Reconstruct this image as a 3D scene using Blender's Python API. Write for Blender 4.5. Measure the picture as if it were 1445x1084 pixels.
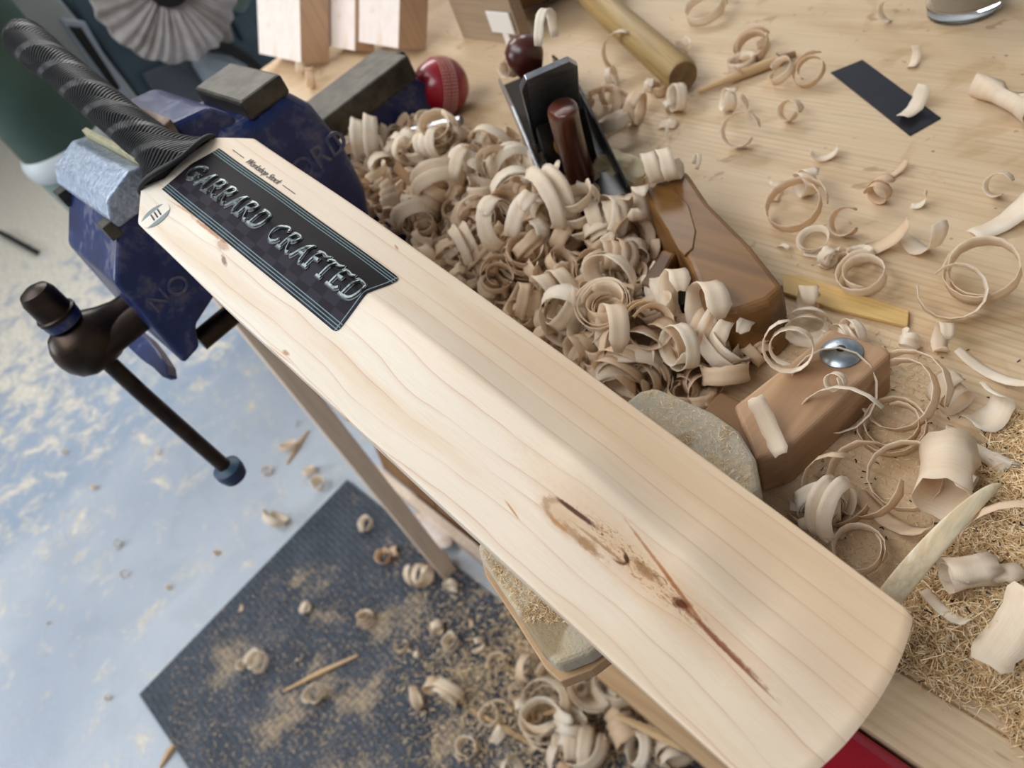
import bpy, bmesh, math, random
import numpy as np
from mathutils import Matrix, Vector, noise
random.seed(7)
PI = math.pi
for o in list(bpy.data.objects): bpy.data.objects.remove(o)
S = bpy.context.scene
COL = S.collection

# ------------------------------------------------------------------ camera
F, PITCH, ROLL, HB, CAMH = 1120., 44., -27., 25., 1.365     # focal length in px of a 1445 px wide frame
def _basis():
    p, r, a = math.radians(PITCH), math.radians(ROLL), math.radians(HB)
    fw = np.array([-math.cos(a), math.sin(a), 0]); rt = np.array([math.sin(a), math.cos(a), 0]); up = np.array([0, 0, 1.])
    z = fw*math.cos(p)-up*math.sin(p); y0 = -(up*math.cos(p)+fw*math.sin(p))
    return rt*math.cos(r)-y0*math.sin(r), rt*math.sin(r)+y0*math.cos(r), z
CX, CY, CZ = _basis(); CC = np.array([0, 0, CAMH])
cd = bpy.data.cameras.new('camera'); cam = bpy.data.objects.new('camera', cd); COL.objects.link(cam)
cd.sensor_width = 36; cd.lens = 36*F/1445; cd.clip_start = .02; cd.clip_end = 60
cam.matrix_world = Matrix([[CX[0], -CY[0], -CZ[0], 0], [CX[1], -CY[1], -CZ[1], 0], [CX[2], -CY[2], -CZ[2], CAMH], [0, 0, 0, 1]])
cd.dof.use_dof = True; cd.dof.focus_distance = .47; cd.dof.aperture_fstop = 8.0
S.camera = cam
def ray(px, py): return CX*(px-722.5)/F+CY*(py-542)/F+CZ
def P(px, py, z=.9):
    d = ray(px, py); return Vector(CC+d*(z-CAMH)/d[2])
def PX(px, py, x):
    d = ray(px, py); return Vector(CC+d*(x-CC[0])/d[0])
def PY(px, py, y):
    d = ray(px, py); return Vector(CC+d*(y-CC[1])/d[1])

# ------------------------------------------------------------------ world, light, exposure
w = bpy.data.worlds.new('world'); S.world = w; w.use_nodes = True
bg = w.node_tree.nodes['Background']; bg.inputs[0].default_value = (.88, .94, 1.0, 1); bg.inputs[1].default_value = .5
def area(name, loc, target, size, power, col):
    l = bpy.data.lights.new(name, 'AREA'); l.shape = 'RECTANGLE'; l.size, l.size_y = size; l.energy = power; l.color = col
    o = bpy.data.objects.new(name, l); COL.objects.link(o); o.location = loc
    o.rotation_euler = (Vector(target)-Vector(loc)).to_track_quat('-Z', 'Y').to_euler()
area('ceiling_panel_light', (-1.0, -.5, 2.76), (-.9, -.2, .9), (2.8, 1.7), 66, (.97, .985, 1))
area('ceiling_strip_light', (-2.6, 1.5, 2.74), (-1.6, .9, .9), (2.4, .9), 66, (1, .99, .97))
area('window_light', (-3.0, -2.9, 1.9), (-1.2, -.2, .4), (2.2, 1.3), 50, (.90, .95, 1))
S.view_settings.view_transform = 'Standard'; S.view_settings.look = 'None'
S.view_settings.gamma = 1; S.view_settings.use_curve_mapping = False; S.view_settings.exposure = .24

# ------------------------------------------------------------------ helpers
def lin(c):
    r = []
    for v in c[:3]:
        v /= 255.; r.append(v/12.92 if v <= .04045 else ((v+.055)/1.055)**2.4)
    return (*r, 1)
def tag(o, label=None, cat=None, group=None, kind=None):
    if label: o['label'] = label
    if cat: o['category'] = cat
    if group: o['group'] = group
    if kind: o['kind'] = kind
    return o
def link(name, me, m=None, parent=None, smooth=False):
    o = bpy.data.objects.new(name, me); COL.objects.link(o)
    if m is not None and not me.materials: me.materials.append(m)
    if parent: o.parent = parent
    if smooth:
        for p in me.polygons: p.use_smooth = True
        me.set_sharp_from_angle(angle=math.radians(42))
    return o
def empty(name, loc=(0, 0, 0), rot=(0, 0, 0), **k):
    o = bpy.data.objects.new(name, None); COL.objects.link(o); o.location = loc; o.rotation_euler = rot
    o.empty_display_size = .02
    return tag(o, **k)
def pyd(name, v, f, m=None, parent=None, smooth=False):
    me = bpy.data.meshes.new(name); me.from_pydata([tuple(q) for q in v], [], f); me.update()
    bm = bmesh.new(); bm.from_mesh(me); bmesh.ops.recalc_face_normals(bm, faces=bm.faces); bm.to_mesh(me); bm.free()
    return link(name, me, m, parent, smooth)
def bev(o, wd, seg=2, ang=35):
    b = o.modifiers.new('bevel', 'BEVEL'); b.width = wd; b.segments = seg; b.limit_method = 'ANGLE'; b.angle_limit = math.radians(ang)
    return o
def box(name, lo, hi, m, parent=None, b=.0):
    x0, y0, z0 = lo; x1, y1, z1 = hi
    v = [(x0, y0, z0), (x1, y0, z0), (x1, y1, z0), (x0, y1, z0), (x0, y0, z1), (x1, y0, z1), (x1, y1, z1), (x0, y1, z1)]
    o = pyd(name, v, [(0, 3, 2, 1), (4, 5, 6, 7), (0, 1, 5, 4), (1, 2, 6, 5), (2, 3, 7, 6), (3, 0, 4, 7)], m, parent)
    return bev(o, b) if b else o
def prism(name, poly, vec, m, parent=None, b=.0, seg=2, smooth=False):
    """polygon of 3-D points swept by a vector"""
    vec = Vector(vec); n = len(poly); v = [Vector(p) for p in poly]; v += [p+vec for p in v]
    f = [tuple(range(n)), tuple(range(2*n-1, n-1, -1))]+[(i, (i+1) % n, n+(i+1) % n, n+i) for i in range(n)]
    o = pyd(name, v, f, m, parent, smooth)
    return bev(o, b, seg) if b else o
def tube(name, pts, rad, m, parent=None, n=16, cap=True):
    """round bar through points, one radius or one per point"""
    pts = [Vector(p) for p in pts]; rad = rad if isinstance(rad, (list, tuple)) else [rad]*len(pts)
    v, f = [], []; t0 = (pts[1]-pts[0]).normalized(); u = t0.orthogonal().normalized()
    for i, p in enumerate(pts):
        t = (pts[min(i+1, len(pts)-1)]-pts[max(i-1, 0)]).normalized()
        u = (u-t*u.dot(t)).normalized(); s = t.cross(u)
        for k in range(n): a = 2*PI*k/n; v.append(p+(u*math.cos(a)+s*math.sin(a))*rad[i])
    for i in range(len(pts)-1):
        for k in range(n): f.append((i*n+k, i*n+(k+1) % n, (i+1)*n+(k+1) % n, (i+1)*n+k))
    if cap: f += [tuple(range(n-1, -1, -1)), tuple(range((len(pts)-1)*n, len(pts)*n))]
    return pyd(name, v, f, m, parent, True)
def lathe(name, base, axis, prof, m, parent=None, n=32):
    """profile of (distance along axis, radius)"""
    a = Vector(axis).normalized(); b = Vector(base)
    u = a.orthogonal().normalized(); s = a.cross(u); v, f = [], []
    for d, r in prof:
        for k in range(n):
            t = 2*PI*k/n; v.append(b+a*d+(u*math.cos(t)+s*math.sin(t))*max(r, 1e-5))
    for i in range(len(prof)-1):
        for k in range(n): f.append((i*n+k, i*n+(k+1) % n, (i+1)*n+(k+1) % n, (i+1)*n+k))
    f += [tuple(range(n-1, -1, -1)), tuple(range((len(prof)-1)*n, len(prof)*n))]
    o = pyd(name, v, f, m, parent, True); return o

# ------------------------------------------------------------------ materials
class NT:
    def __init__(s, name):
        s.m = bpy.data.materials.new(name); s.m.use_nodes = True; s.t = s.m.node_tree
        s.b = s.t.nodes['Principled BSDF']; s.out = s.t.nodes['Material Output']
    def n(s, typ, ins=None, **k):
        q = s.t.nodes.new(typ)
        for a, v in k.items(): setattr(q, a, v)
        for a, v in (ins or {}).items(): s.set(q.inputs[a], v)
        return q
    def set(s, sock, v):
        if isinstance(v, bpy.types.NodeSocket): s.t.links.new(v, sock)
        elif isinstance(v, bpy.types.Node): s.t.links.new(v.outputs[0], sock)
        else: sock.default_value = v
    def math(s, op, a, b=0, c=0, clamp=False):
        q = s.n('ShaderNodeMath', {0: a, 1: b, 2: c}, operation=op); q.use_clamp = clamp; return q.outputs[0]
    def coord(s, kind='Object', scale=(1, 1, 1), loc=(0, 0, 0)):
        c = s.n('ShaderNodeTexCoord'); mp = s.n('ShaderNodeMapping', {'Vector': c.outputs[kind], 'Scale': scale, 'Location': loc}); return mp.outputs[0]
    def noise(s, vec, scale, detail=3, rough=.55, dist=0):
        q = s.n('ShaderNodeTexNoise', {'Vector': vec, 'Scale': scale, 'Detail': detail, 'Roughness': rough, 'Distortion': dist}); return q.outputs[0]
    def ramp(s, fac, stops, interp='LINEAR'):
        q = s.n('ShaderNodeValToRGB', {'Fac': fac}); cr = q.color_ramp; cr.interpolation = interp
        while len(cr.elements) < len(stops): cr.elements.new(.5)
        for e, (p, c) in zip(cr.elements, stops): e.position = p; e.color = c if len(c) == 4 else (*c, 1)
        return q.outputs[0]
    def mix(s, fac, a, b, mode='MIX'):
        q = s.n('ShaderNodeMix', data_type='RGBA', blend_type=mode)
        s.set(q.inputs[0], fac); s.set(q.inputs[6], a); s.set(q.inputs[7], b); return q.outputs[2]
    def bump(s, h, strength=.3, dist=.001):
        q = s.n('ShaderNodeBump', {'Height': h, 'Strength': strength, 'Distance': dist}); s.set(s.b.inputs['Normal'], q.outputs[0]); return q
    def fin(s, col, rough=.5, metal=0, spec=.5):
        s.set(s.b.inputs['Base Color'], col); s.set(s.b.inputs['Roughness'], rough); s.set(s.b.inputs['Metallic'], metal)
        s.set(s.b.inputs['Specular IOR Level'], spec); return s.m
BW = lambda v: (v, v, v, 1)
def pm(name, c1, c2=None, rough=.5, metal=0, scale=40, bump=.0, spec=.5, lo=.35, hi=.65, coat=0):
    t = NT(name); v = t.coord(); n = t.noise(v, scale, 5)
    col = t.ramp(n, [(lo, lin(c1)), (hi, lin(c2 or c1))])
    if bump: t.bump(t.noise(v, scale*4, 4), bump, .001)
    if coat: t.b.inputs['Coat Weight'].default_value = coat; t.b.inputs['Coat Roughness'].default_value = .12
    return t.fin(col, rough, metal, spec)
def woodm(name, c1, c2, c3=None, axis=0, fine=260, rough=.55, bump=.15, coat=0, ringw=.5):
    """straight grained wood, grain along one object axis"""
    t = NT(name); sc = [1, 1, 1]; sc[axis] = .04
    v = t.coord('Object', tuple(sc)); n1 = t.noise(v, fine, 3, .6); n2 = t.noise(v, fine*.13, 3, .6, .6)
    a = t.mix(n2, lin(c1), lin(c2)) if not c3 else t.ramp(n2, [(.34, lin(c1)), (.5, lin(c2)), (.66, lin(c3))])
    col = t.mix(t.math('MULTIPLY', t.ramp(n1, [(.45, BW(0)), (.7, BW(1))]), ringw), a, lin(tuple(x*.80 for x in c1)))
    if bump: t.bump(n1, bump, .0006)
    if coat: t.b.inputs['Coat Weight'].default_value = coat; t.b.inputs['Coat Roughness'].default_value = .2
    return t.fin(col, rough)

def m_shaving(name, c1, c2, c3):
    t = NT(name); uv = t.n('ShaderNodeTexCoord').outputs['UV']
    mp = t.n('ShaderNodeMapping', {'Vector': uv, 'Scale': (3, 60, 1)}).outputs[0]
    oi = t.n('ShaderNodeObjectInfo').outputs['Random']
    n = t.noise(mp, 1.0, 4, .6); n2 = t.noise(t.coord('Object', (1, 1, 1)), 60, 2)
    base = t.ramp(n2, [(.35, lin(c1)), (.65, lin(c2))])
    base = t.mix(t.math('MULTIPLY', oi, .65), base, lin(c3))
    col = t.mix(t.math('MULTIPLY', t.ramp(n, [(.5, BW(0)), (.72, BW(1))]), .28), base, lin((204, 166, 124)))
    m = t.fin(col, .55, 0, .35); ch = t.math('SINE', t.math('MULTIPLY', t.n('ShaderNodeSeparateXYZ', {0: uv}).outputs[0], 44)); t.bump(t.math('ADD', n, t.math('MULTIPLY', ch, .25)), .35, .0006)
    tr = t.n('ShaderNodeBsdfTranslucent', {'Color': col}); mx = t.n('ShaderNodeMixShader', {0: .33, 1: t.b.outputs[0], 2: tr.outputs[0]})
    t.set(t.out.inputs['Surface'], mx.outputs[0]); return m
M = {}
M['shav'] = m_shaving('shaving_wood', (255, 248, 234), (250, 236, 214), (246, 224, 194))
M['shav2'] = m_shaving('shaving_wood_tan', (248, 230, 204), (240, 216, 184), (230, 198, 160))
# bench top: pale softwood with tight grain lines running along the bench, knots, specks, glue stains
def m_bench():
    t = NT('bench_pine'); v = t.coord('Object', (.035, 1, 1)); n1 = t.noise(v, 330, 3, .6)
    v2 = t.coord('Object', (.12, 1, 1)); n2 = t.noise(v2, 16, 4, .55, .8)
    col = t.ramp(n2, [(.3, lin((186, 156, 118))), (.47, lin((206, 180, 146))), (.62, lin((212, 188, 156))), (.78, lin((192, 160, 120)))])
    wv = t.math('SINE', t.math('ADD', t.math('MULTIPLY', t.n('ShaderNodeSeparateXYZ', {0: t.coord()}).outputs[1], 900), t.math('MULTIPLY', t.noise(v2, 7, 3), 26)))
    ln = t.math('MULTIPLY', t.ramp(wv, [(.2, BW(0)), (1, BW(1))]), t.math('MULTIPLY', t.ramp(t.noise(v2, 9, 2), [(.42, BW(0)), (.62, BW(1))]), .30))
    col = t.mix(ln, col, lin((160, 126, 86)))
    col = t.mix(t.math('MULTIPLY', t.ramp(n1, [(.5, BW(0)), (.72, BW(1))]), .35), col, lin((168, 136, 98)))
    o = t.coord()
    st = t.ramp(t.noise(o, 11, 3, .6, 1.2), [(.57, BW(0)), (.66, BW(1))]); col = t.mix(t.math('MULTIPLY', st, .36), col, lin((168, 130, 80)))
    st2 = t.ramp(t.noise(o, 34, 3, .6, .8), [(.66, BW(0)), (.70, BW(1))]); col = t.mix(t.math('MULTIPLY', st2, .5), col, lin((140, 110, 72)))
    sp = t.ramp(t.n('ShaderNodeTexVoronoi', {'Vector': o, 'Scale': 62}).outputs['Distance'], [(.0, BW(1)), (.075, BW(1)), (.11, BW(0))])
    col = t.mix(t.math('MULTIPLY', t.math('MULTIPLY', sp, t.ramp(t.noise(o, 19, 2), [(.52, BW(0)), (.6, BW(1))])), .75), col, lin((92, 76, 58)))
    t.bump(n1, .12, .0006); return t.fin(col, .55, 0, .35)
M['bench'] = m_bench()
M['ply'] = woodm('plywood_panel', (150, 128, 104), (166, 144, 118), axis=0, fine=200)
M['cleft'] = woodm('pale_willow_cleft', (232, 216, 206), (238, 226, 218), (226, 206, 190), axis=2, fine=220, rough=.6, ringw=.06)
M['cleft_side'] = woodm('cleft_side_wood', (208, 176, 146), (192, 156, 124), axis=2, fine=160)
M['honey'] = woodm('honey_brown_varnish', (104, 68, 28), (126, 86, 40), (82, 52, 22), axis=0, fine=120, rough=.5, coat=.07, ringw=.35)
M['darkend'] = woodm('dark_end_grain', (76, 42, 22), (58, 30, 16), axis=1, fine=150, rough=.4, coat=.3)
M['armw'] = woodm('worn_arm_wood', (186, 150, 116), (164, 126, 92), (202, 166, 128), axis=1, fine=170, rough=.6, ringw=.6)
M['strip'] = woodm('yellow_offcut_wood', (196, 158, 92), (212, 176, 112), axis=0, fine=240)
M['hickory'] = woodm('mallet_handle_wood', (154, 124, 76), (172, 142, 90), (132, 104, 62), axis=0, fine=220, rough=.5, ringw=.7)
M['malhead'] = woodm('mallet_head_wood', (150, 118, 84), (128, 96, 66), axis=1, fine=150)
M['malend'] = pm('mallet_end_grain', (124, 96, 58), (98, 74, 44), .6, scale=90)
M['rose'] = woodm('rosewood', (92, 34, 20), (48, 16, 12), (124, 56, 30), axis=2, fine=44, rough=.32, coat=.35, ringw=.3)
M['shelfw'] = woodm('lower_shelf_wood', (196, 160, 118), (180, 144, 104), (206, 174, 134), axis=0, fine=110)
M['legw'] = woodm('bench_leg_wood', (236, 216, 196), (224, 200, 176), axis=2, fine=120)
M['stick'] = woodm('stick_wood', (212, 180, 136), (190, 154, 108), axis=0, fine=240)
M['sliver'] = woodm('sliver_wood', (224, 208, 176), (208, 184, 146), (236, 224, 198), axis=1, fine=420, ringw=.6)
M['black'] = pm('black_card', (22, 24, 34), (28, 30, 42), .55, spec=.3, scale=30)
M['steel'] = pm('bright_steel', (190, 194, 200), (168, 172, 178), .3, .95, scale=120)
M['zinc'] = pm('zinc_bolt', (150, 160, 170), (176, 186, 194), .32, .9, scale=160, bump=.1)
M['dsteel'] = pm('dark_vise_steel', (62, 58, 52), (86, 82, 74), .42, .75, scale=60, bump=.15)
M['screw'] = pm('greasy_steel', (58, 44, 34), (36, 28, 24), .35, .7, scale=50, bump=.15)
def m_blue():
    t = NT('blue_vise_paint'); v = t.coord(); n = t.noise(v, 26, 6, .6, .4); n2 = t.noise(v, 160, 3)
    dust = t.ramp(t.math('ADD', t.math('MULTIPLY', n, .8), t.math('MULTIPLY', n2, .25)), [(.55, BW(0)), (.72, BW(1))])
    col = t.mix(t.math('MULTIPLY', dust, .55), t.ramp(n, [(.35, lin((8, 22, 70))), (.6, lin((20, 42, 96)))]), lin((132, 122, 112)))
    t.bump(t.noise(v, 300, 4), .2, .0008); return t.fin(col, t.math('ADD', .34, t.math('MULTIPLY', dust, .4)), 0, .5)
M['blue'] = m_blue()
def m_alu():
    t = NT('aluminium_jaw_cover'); v = t.coord(); n = t.noise(v, 190, 6, .7, .5)
    col = t.ramp(n, [(.3, lin((120, 132, 150))), (.55, lin((168, 180, 198))), (.75, lin((214, 222, 232)))])
    t.bump(n, .6, .0016); return t.fin(col, .38, .75)
M['alu'] = m_alu()
M['felt_edge'] = pm('jaw_liner', (176, 172, 140), (150, 146, 118), .8, scale=120)
M['rust'] = pm('rusty_dusty_jaw', (150, 132, 116), (104, 78, 58), .7, .2, scale=70, bump=.3)
M['red'] = pm('red_lacquer', (150, 10, 38), (128, 6, 30), .22, scale=8, coat=.6)
M['rubgreen'] = pm('dark_green_rubber', (26, 44, 38), (34, 58, 48), .6)
M['white'] = pm('white_plastic', (226, 222, 216), None, .45)
M['greenm'] = pm('green_machine_paint', (44, 66, 58), (54, 80, 70), .45, scale=6)
M['green2'] = pm('pale_green_paint', (112, 134, 130), (96, 118, 112), .4, scale=6)
M['teal'] = pm('blue_grey_machine_paint', (86, 110, 124), (70, 90, 102), .42, scale=5)
M['teal2'] = pm('grey_machine_paint', (82, 92, 104), (96, 104, 112), .55, scale=7)
M['mwhite'] = pm('machine_white_casting', (188, 196, 200), (176, 180, 180), .45, scale=6)
M['mpale'] = pm('pale_blue_cover', (182, 196, 208), (168, 180, 192), .4, scale=6)
M['mblack'] = pm('machine_black', (14, 15, 17), None, .6)
M['cloth'] = pm('pleated_cotton', (196, 190, 190), (164, 156, 150), .9, scale=24)
M['gold'] = pm('brass_fitting', (156, 124, 60), (120, 92, 40), .35, .9)
M['card'] = pm('brown_cardboard', (150, 112, 72), (132, 96, 60), .85, scale=14)
M['bag'] = pm('pale_blue_wrap', (176, 190, 222), (148, 160, 200), .4, scale=22, bump=.4)
M['wad'] = pm('waxy_cream_wad', (206, 188, 146), (224, 210, 176), .6, scale=60, bump=.5)
M['ink'] = pm('black_ink', (24, 24, 26), None, .5)
def m_floor():
    t = NT('painted_concrete'); o = t.coord(); sx = t.n('ShaderNodeSeparateXYZ', {0: o}).outputs
    b = t.noise(o, 1.6, 4, .5, .3); base = t.ramp(b, [(.35, lin((166, 176, 190))), (.65, lin((188, 195, 204)))])
    # worn paint edge: bluer towards the machine
    edge = t.math('ADD', sx[0], t.math('MULTIPLY', t.noise(o, 3, 4), .5)); fac = t.ramp(t.math('ADD', edge, 2.6), [(.62, BW(1)), (.72, BW(0))])
    base = t.mix(fac, base, lin((154, 168, 186)))
    base = t.mix(t.math('MULTIPLY', t.ramp(t.noise(o, 6, 5, .6, 1.2), [(.52, BW(0)), (.62, BW(1))]), .15), base, lin((140, 148, 156)))
    # sawdust patches, denser far from the bench
    den = t.math('MULTIPLY', t.math('ADD', sx[0], 1.75), -.10, clamp=True)
    s = t.math('ADD', t.math('MULTIPLY', t.noise(o, 11, 9, .78, .5), 1.0), den)
    dust = t.ramp(s, [(.55, BW(0)), (.66, BW(1))])
    col = t.mix(t.math('MULTIPLY', dust, .8), base, t.ramp(t.noise(o, 60, 4), [(.35, lin((204, 192, 168))), (.65, lin((234, 226, 208)))]))
    t.bump(t.math('ADD', dust, t.noise(o, 90, 3)), .3, .004); return t.fin(col, t.math('ADD', .38, t.math('MULTIPLY', dust, .5)), 0, .5)
M['floor'] = m_floor()
def m_mat():
    t = NT('ribbed_rubber_mat'); o = t.coord(); n = t.noise(o, 14, 5, .6)
    br = t.n('ShaderNodeTexChecker', {'Vector': o, 'Scale': 55}).outputs['Fac']
    sx = t.n('ShaderNodeSeparateXYZ', {0: o}).outputs
    wx = t.math('SINE', t.math('MULTIPLY', sx[0], 480)); wy = t.math('SINE', t.math('MULTIPLY', sx[1], 480))
    h = t.math('ADD', t.math('MULTIPLY', wx, br), t.math('MULTIPLY', wy, t.math('SUBTRACT', 1, br)))
    col = t.ramp(n, [(.3, lin((54, 60, 70))), (.7, lin((76, 82, 92)))])
    nd = t.math('ADD', t.noise(o, 9, 6, .65), t.math('MULTIPLY', h, -.035))
    near = t.math('MULTIPLY', t.math('ADD', sx[0], 1.45), .16, clamp=True)
    dust = t.ramp(t.math('ADD', nd, near), [(.60, BW(0)), (.74, BW(1))])
    col = t.mix(t.math('MULTIPLY', dust, .7), col, lin((186, 164, 134)))
    t.bump(h, .6, .003); return t.fin(col, .6, 0, .4)
M['mat'] = m_mat()

# ------------------------------------------------------------------ setting
fl = box('floor', (-8, -3.2, -.1), (2.5, 3.2, 0), M['floor']); tag(fl, kind='structure')
M['wall'] = pm('painted_block_wall', (214, 216, 216), (206, 208, 210), .8, scale=3)
for nm, lo, hi in (('wall_left', (-8.1, -3.2, 0), (-8, 3.2, 2.8)), ('wall_right', (2.5, -3.2, 0), (2.6, 3.2, 2.8)), ('wall_back', (-8.1, 3.2, 0), (2.6, 3.3, 2.8)), ('wall_front', (-8.1, -3.3, 0), (2.6, -3.2, 2.8)), ('ceiling', (-8.1, -3.3, 2.8), (2.6, 3.3, 2.9))):
    tag(box(nm, lo, hi, M['wall']), kind='structure')

# ------------------------------------------------------------------ workbench
wb = empty('workbench', (-.5, .45, 0), label='long pale pine workbench covered with wood shavings and tools', cat='workbench')
def W(o, par):   # keep world placement under a parent
    o.matrix_parent_inverse = Matrix.Translation(-par.location); return o
W(box('plank', (-1.39, .130, .862), (.75, .1668, .9), M['bench'], wb, .0012), wb)
W(box('plank', (-1.39, .1680, .862), (.75, 1.25, .9), M['bench'], wb, .0010), wb)
W(box('leg', (-1.030, .132, 0), (-1.008, .165, .862), M['legw'], wb, .002), wb)
W(box('leg', (.55, .132, 0), (.62, .20, .862), M['legw'], wb, .002), wb)
W(box('leg', (-1.36, 1.12, 0), (-1.29, 1.2, .862), M['legw'], wb, .002), wb)
W(box('leg', (.55, 1.12, 0), (.62, 1.2, .862), M['legw'], wb, .002), wb)
W(box('lower_shelf', (-.62, .16, .14), (.55, .9, .165), M['shelfw'], wb, .002), wb)
W(box('lower_rail', (-1.36, .205, .0), (-.70, .225, .05), M['legw'], wb, .002), wb)

# ------------------------------------------------------------------ cricket bat
M0 = Vector((-.5915, .1235, 1.13)); M1 = Vector((-.0785, .1085, .991))
ex = (M1-M0).normalized(); ey = Vector((0, 1, 0)); ey = (ey-ex*ey.dot(ex)).normalized(); ez = ex.cross(ey)
BM = Matrix([[ex[i], ey[i], ez[i], M0[i]] for i in range(3)]+[[0, 0, 0, 1]])
bat = empty('cricket_bat', label='pale willow cricket bat with black grip, gripped in the blue vise', cat='cricket bat'); bat.matrix_world = BM
def Bp(px, py, h=0.):
    d = Vector(ray(px, py)); o = Vector(CC); k = ((M0+ez*h-o).dot(ez))/d.dot(ez); q = o+d*k-M0
    return q.dot(ex), q.dot(ey)
L = .5425
def lerp(a, b, t): return a+(b-a)*t
def pw(x, pts):
    if x <= pts[0][0]: return pts[0][1]
    for (a, p), (b, q) in zip(pts, pts[1:]):
        if x <= b: t = (x-a)/(b-a); t = t*t*(3-2*t); return lerp(p, q, t)
    return pts[-1][1]
def halfw(s): return pw(s, [(0, .0535), (.14, .0555), (.3, .0552), (.45, .0545), (.54, .0535)])
def spine(s): return pw(s, [(-.03, .003), (.0, .006), (.09, .013), (.19, .019), (.28, .0225), (.37, .0195), (.44, .010), (.49, .003), (.54, .0)])
def bow(s): return .004*math.sin(PI*min(max(s/.53, 0), 1))
RID = .0045
def ztop(s, t):
    hs = spine(s); hw = halfw(s); d = t-RID
    if d < 0: a = min(-d/(hw+RID), 1); z = hs*(1-a)**1.28
    else:
        a = min(d/(hw-RID), 1); z = hs*((1-.38*min(d/.015, 1)) if d < .015 else .62*max(0., 1-(d-.015)/(hw-RID-.015))**1.1)
    k = .0006*math.exp(-abs(d)/.0012)*hs/.02; z -= k         # soften the ridge
    e = hw-abs(t); r = .0010
    if e < r: z -= r-math.sqrt(max(r*r-(r-e)**2, 0))
    return z+bow(s)
NU, NV = 200, 110
v, f = [], []
def across(j):
    c = RID/.054; h = NV//2
    return (j/h)*(1+c)-1 if j <= h else c+(1-c)*(j-h)/(NV-h)
def s_ends(a):   # a in -1..1 across
    top = 0.0-(.032*min((1-abs(a))/.42, 1.) if abs(a) < 1 else 0)
    toe = L-.0095*abs(a-.05)**2.2-.0030*max(0, (abs(a)-.93)/.07)**2
    return top, toe
for i in range(NU+1):
    u = i/NU
    for j in range(NV+1):
        a = across(j)
        s0, s1 = s_ends(a); s = lerp(s0, s1, u); t = a*halfw(s)
        end = min(u, 1-u)*L; dz = 0
        if (1-u)*L < .002: dz = -(.002-(1-u)*L)*.6
        v.append((s, t, ztop(s, t)+dz))
    th = pw(u*L, [(0, .014), (.15, .019), (.35, .021), (.54, .016)])
    for j in range(NV, -1, -1):
        a = across(j); s0, s1 = s_ends(a); s = lerp(s0, s1, u); hw = halfw(s); t = a*hw*.985
        e = 1-abs(a); z = -th-.004*(1-a*a)+.004*max(0, 1-e/.08)+bow(s)
        v.append((s-.001 if u == 1 else s, t, z))
R = 2*(NV+1)
for i in range(NU):
    for j in range(R): f.append((i*R+j, i*R+(j+1) % R, (i+1)*R+(j+1) % R, (i+1)*R+j))
for base, flip in ((0, 0), (NU*R, 1)):
    for j in range(NV):
        q = (base+j, base+j+1, base+R-2-j, base+R-1-j); f.append(q[::-1] if flip else q)

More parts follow.
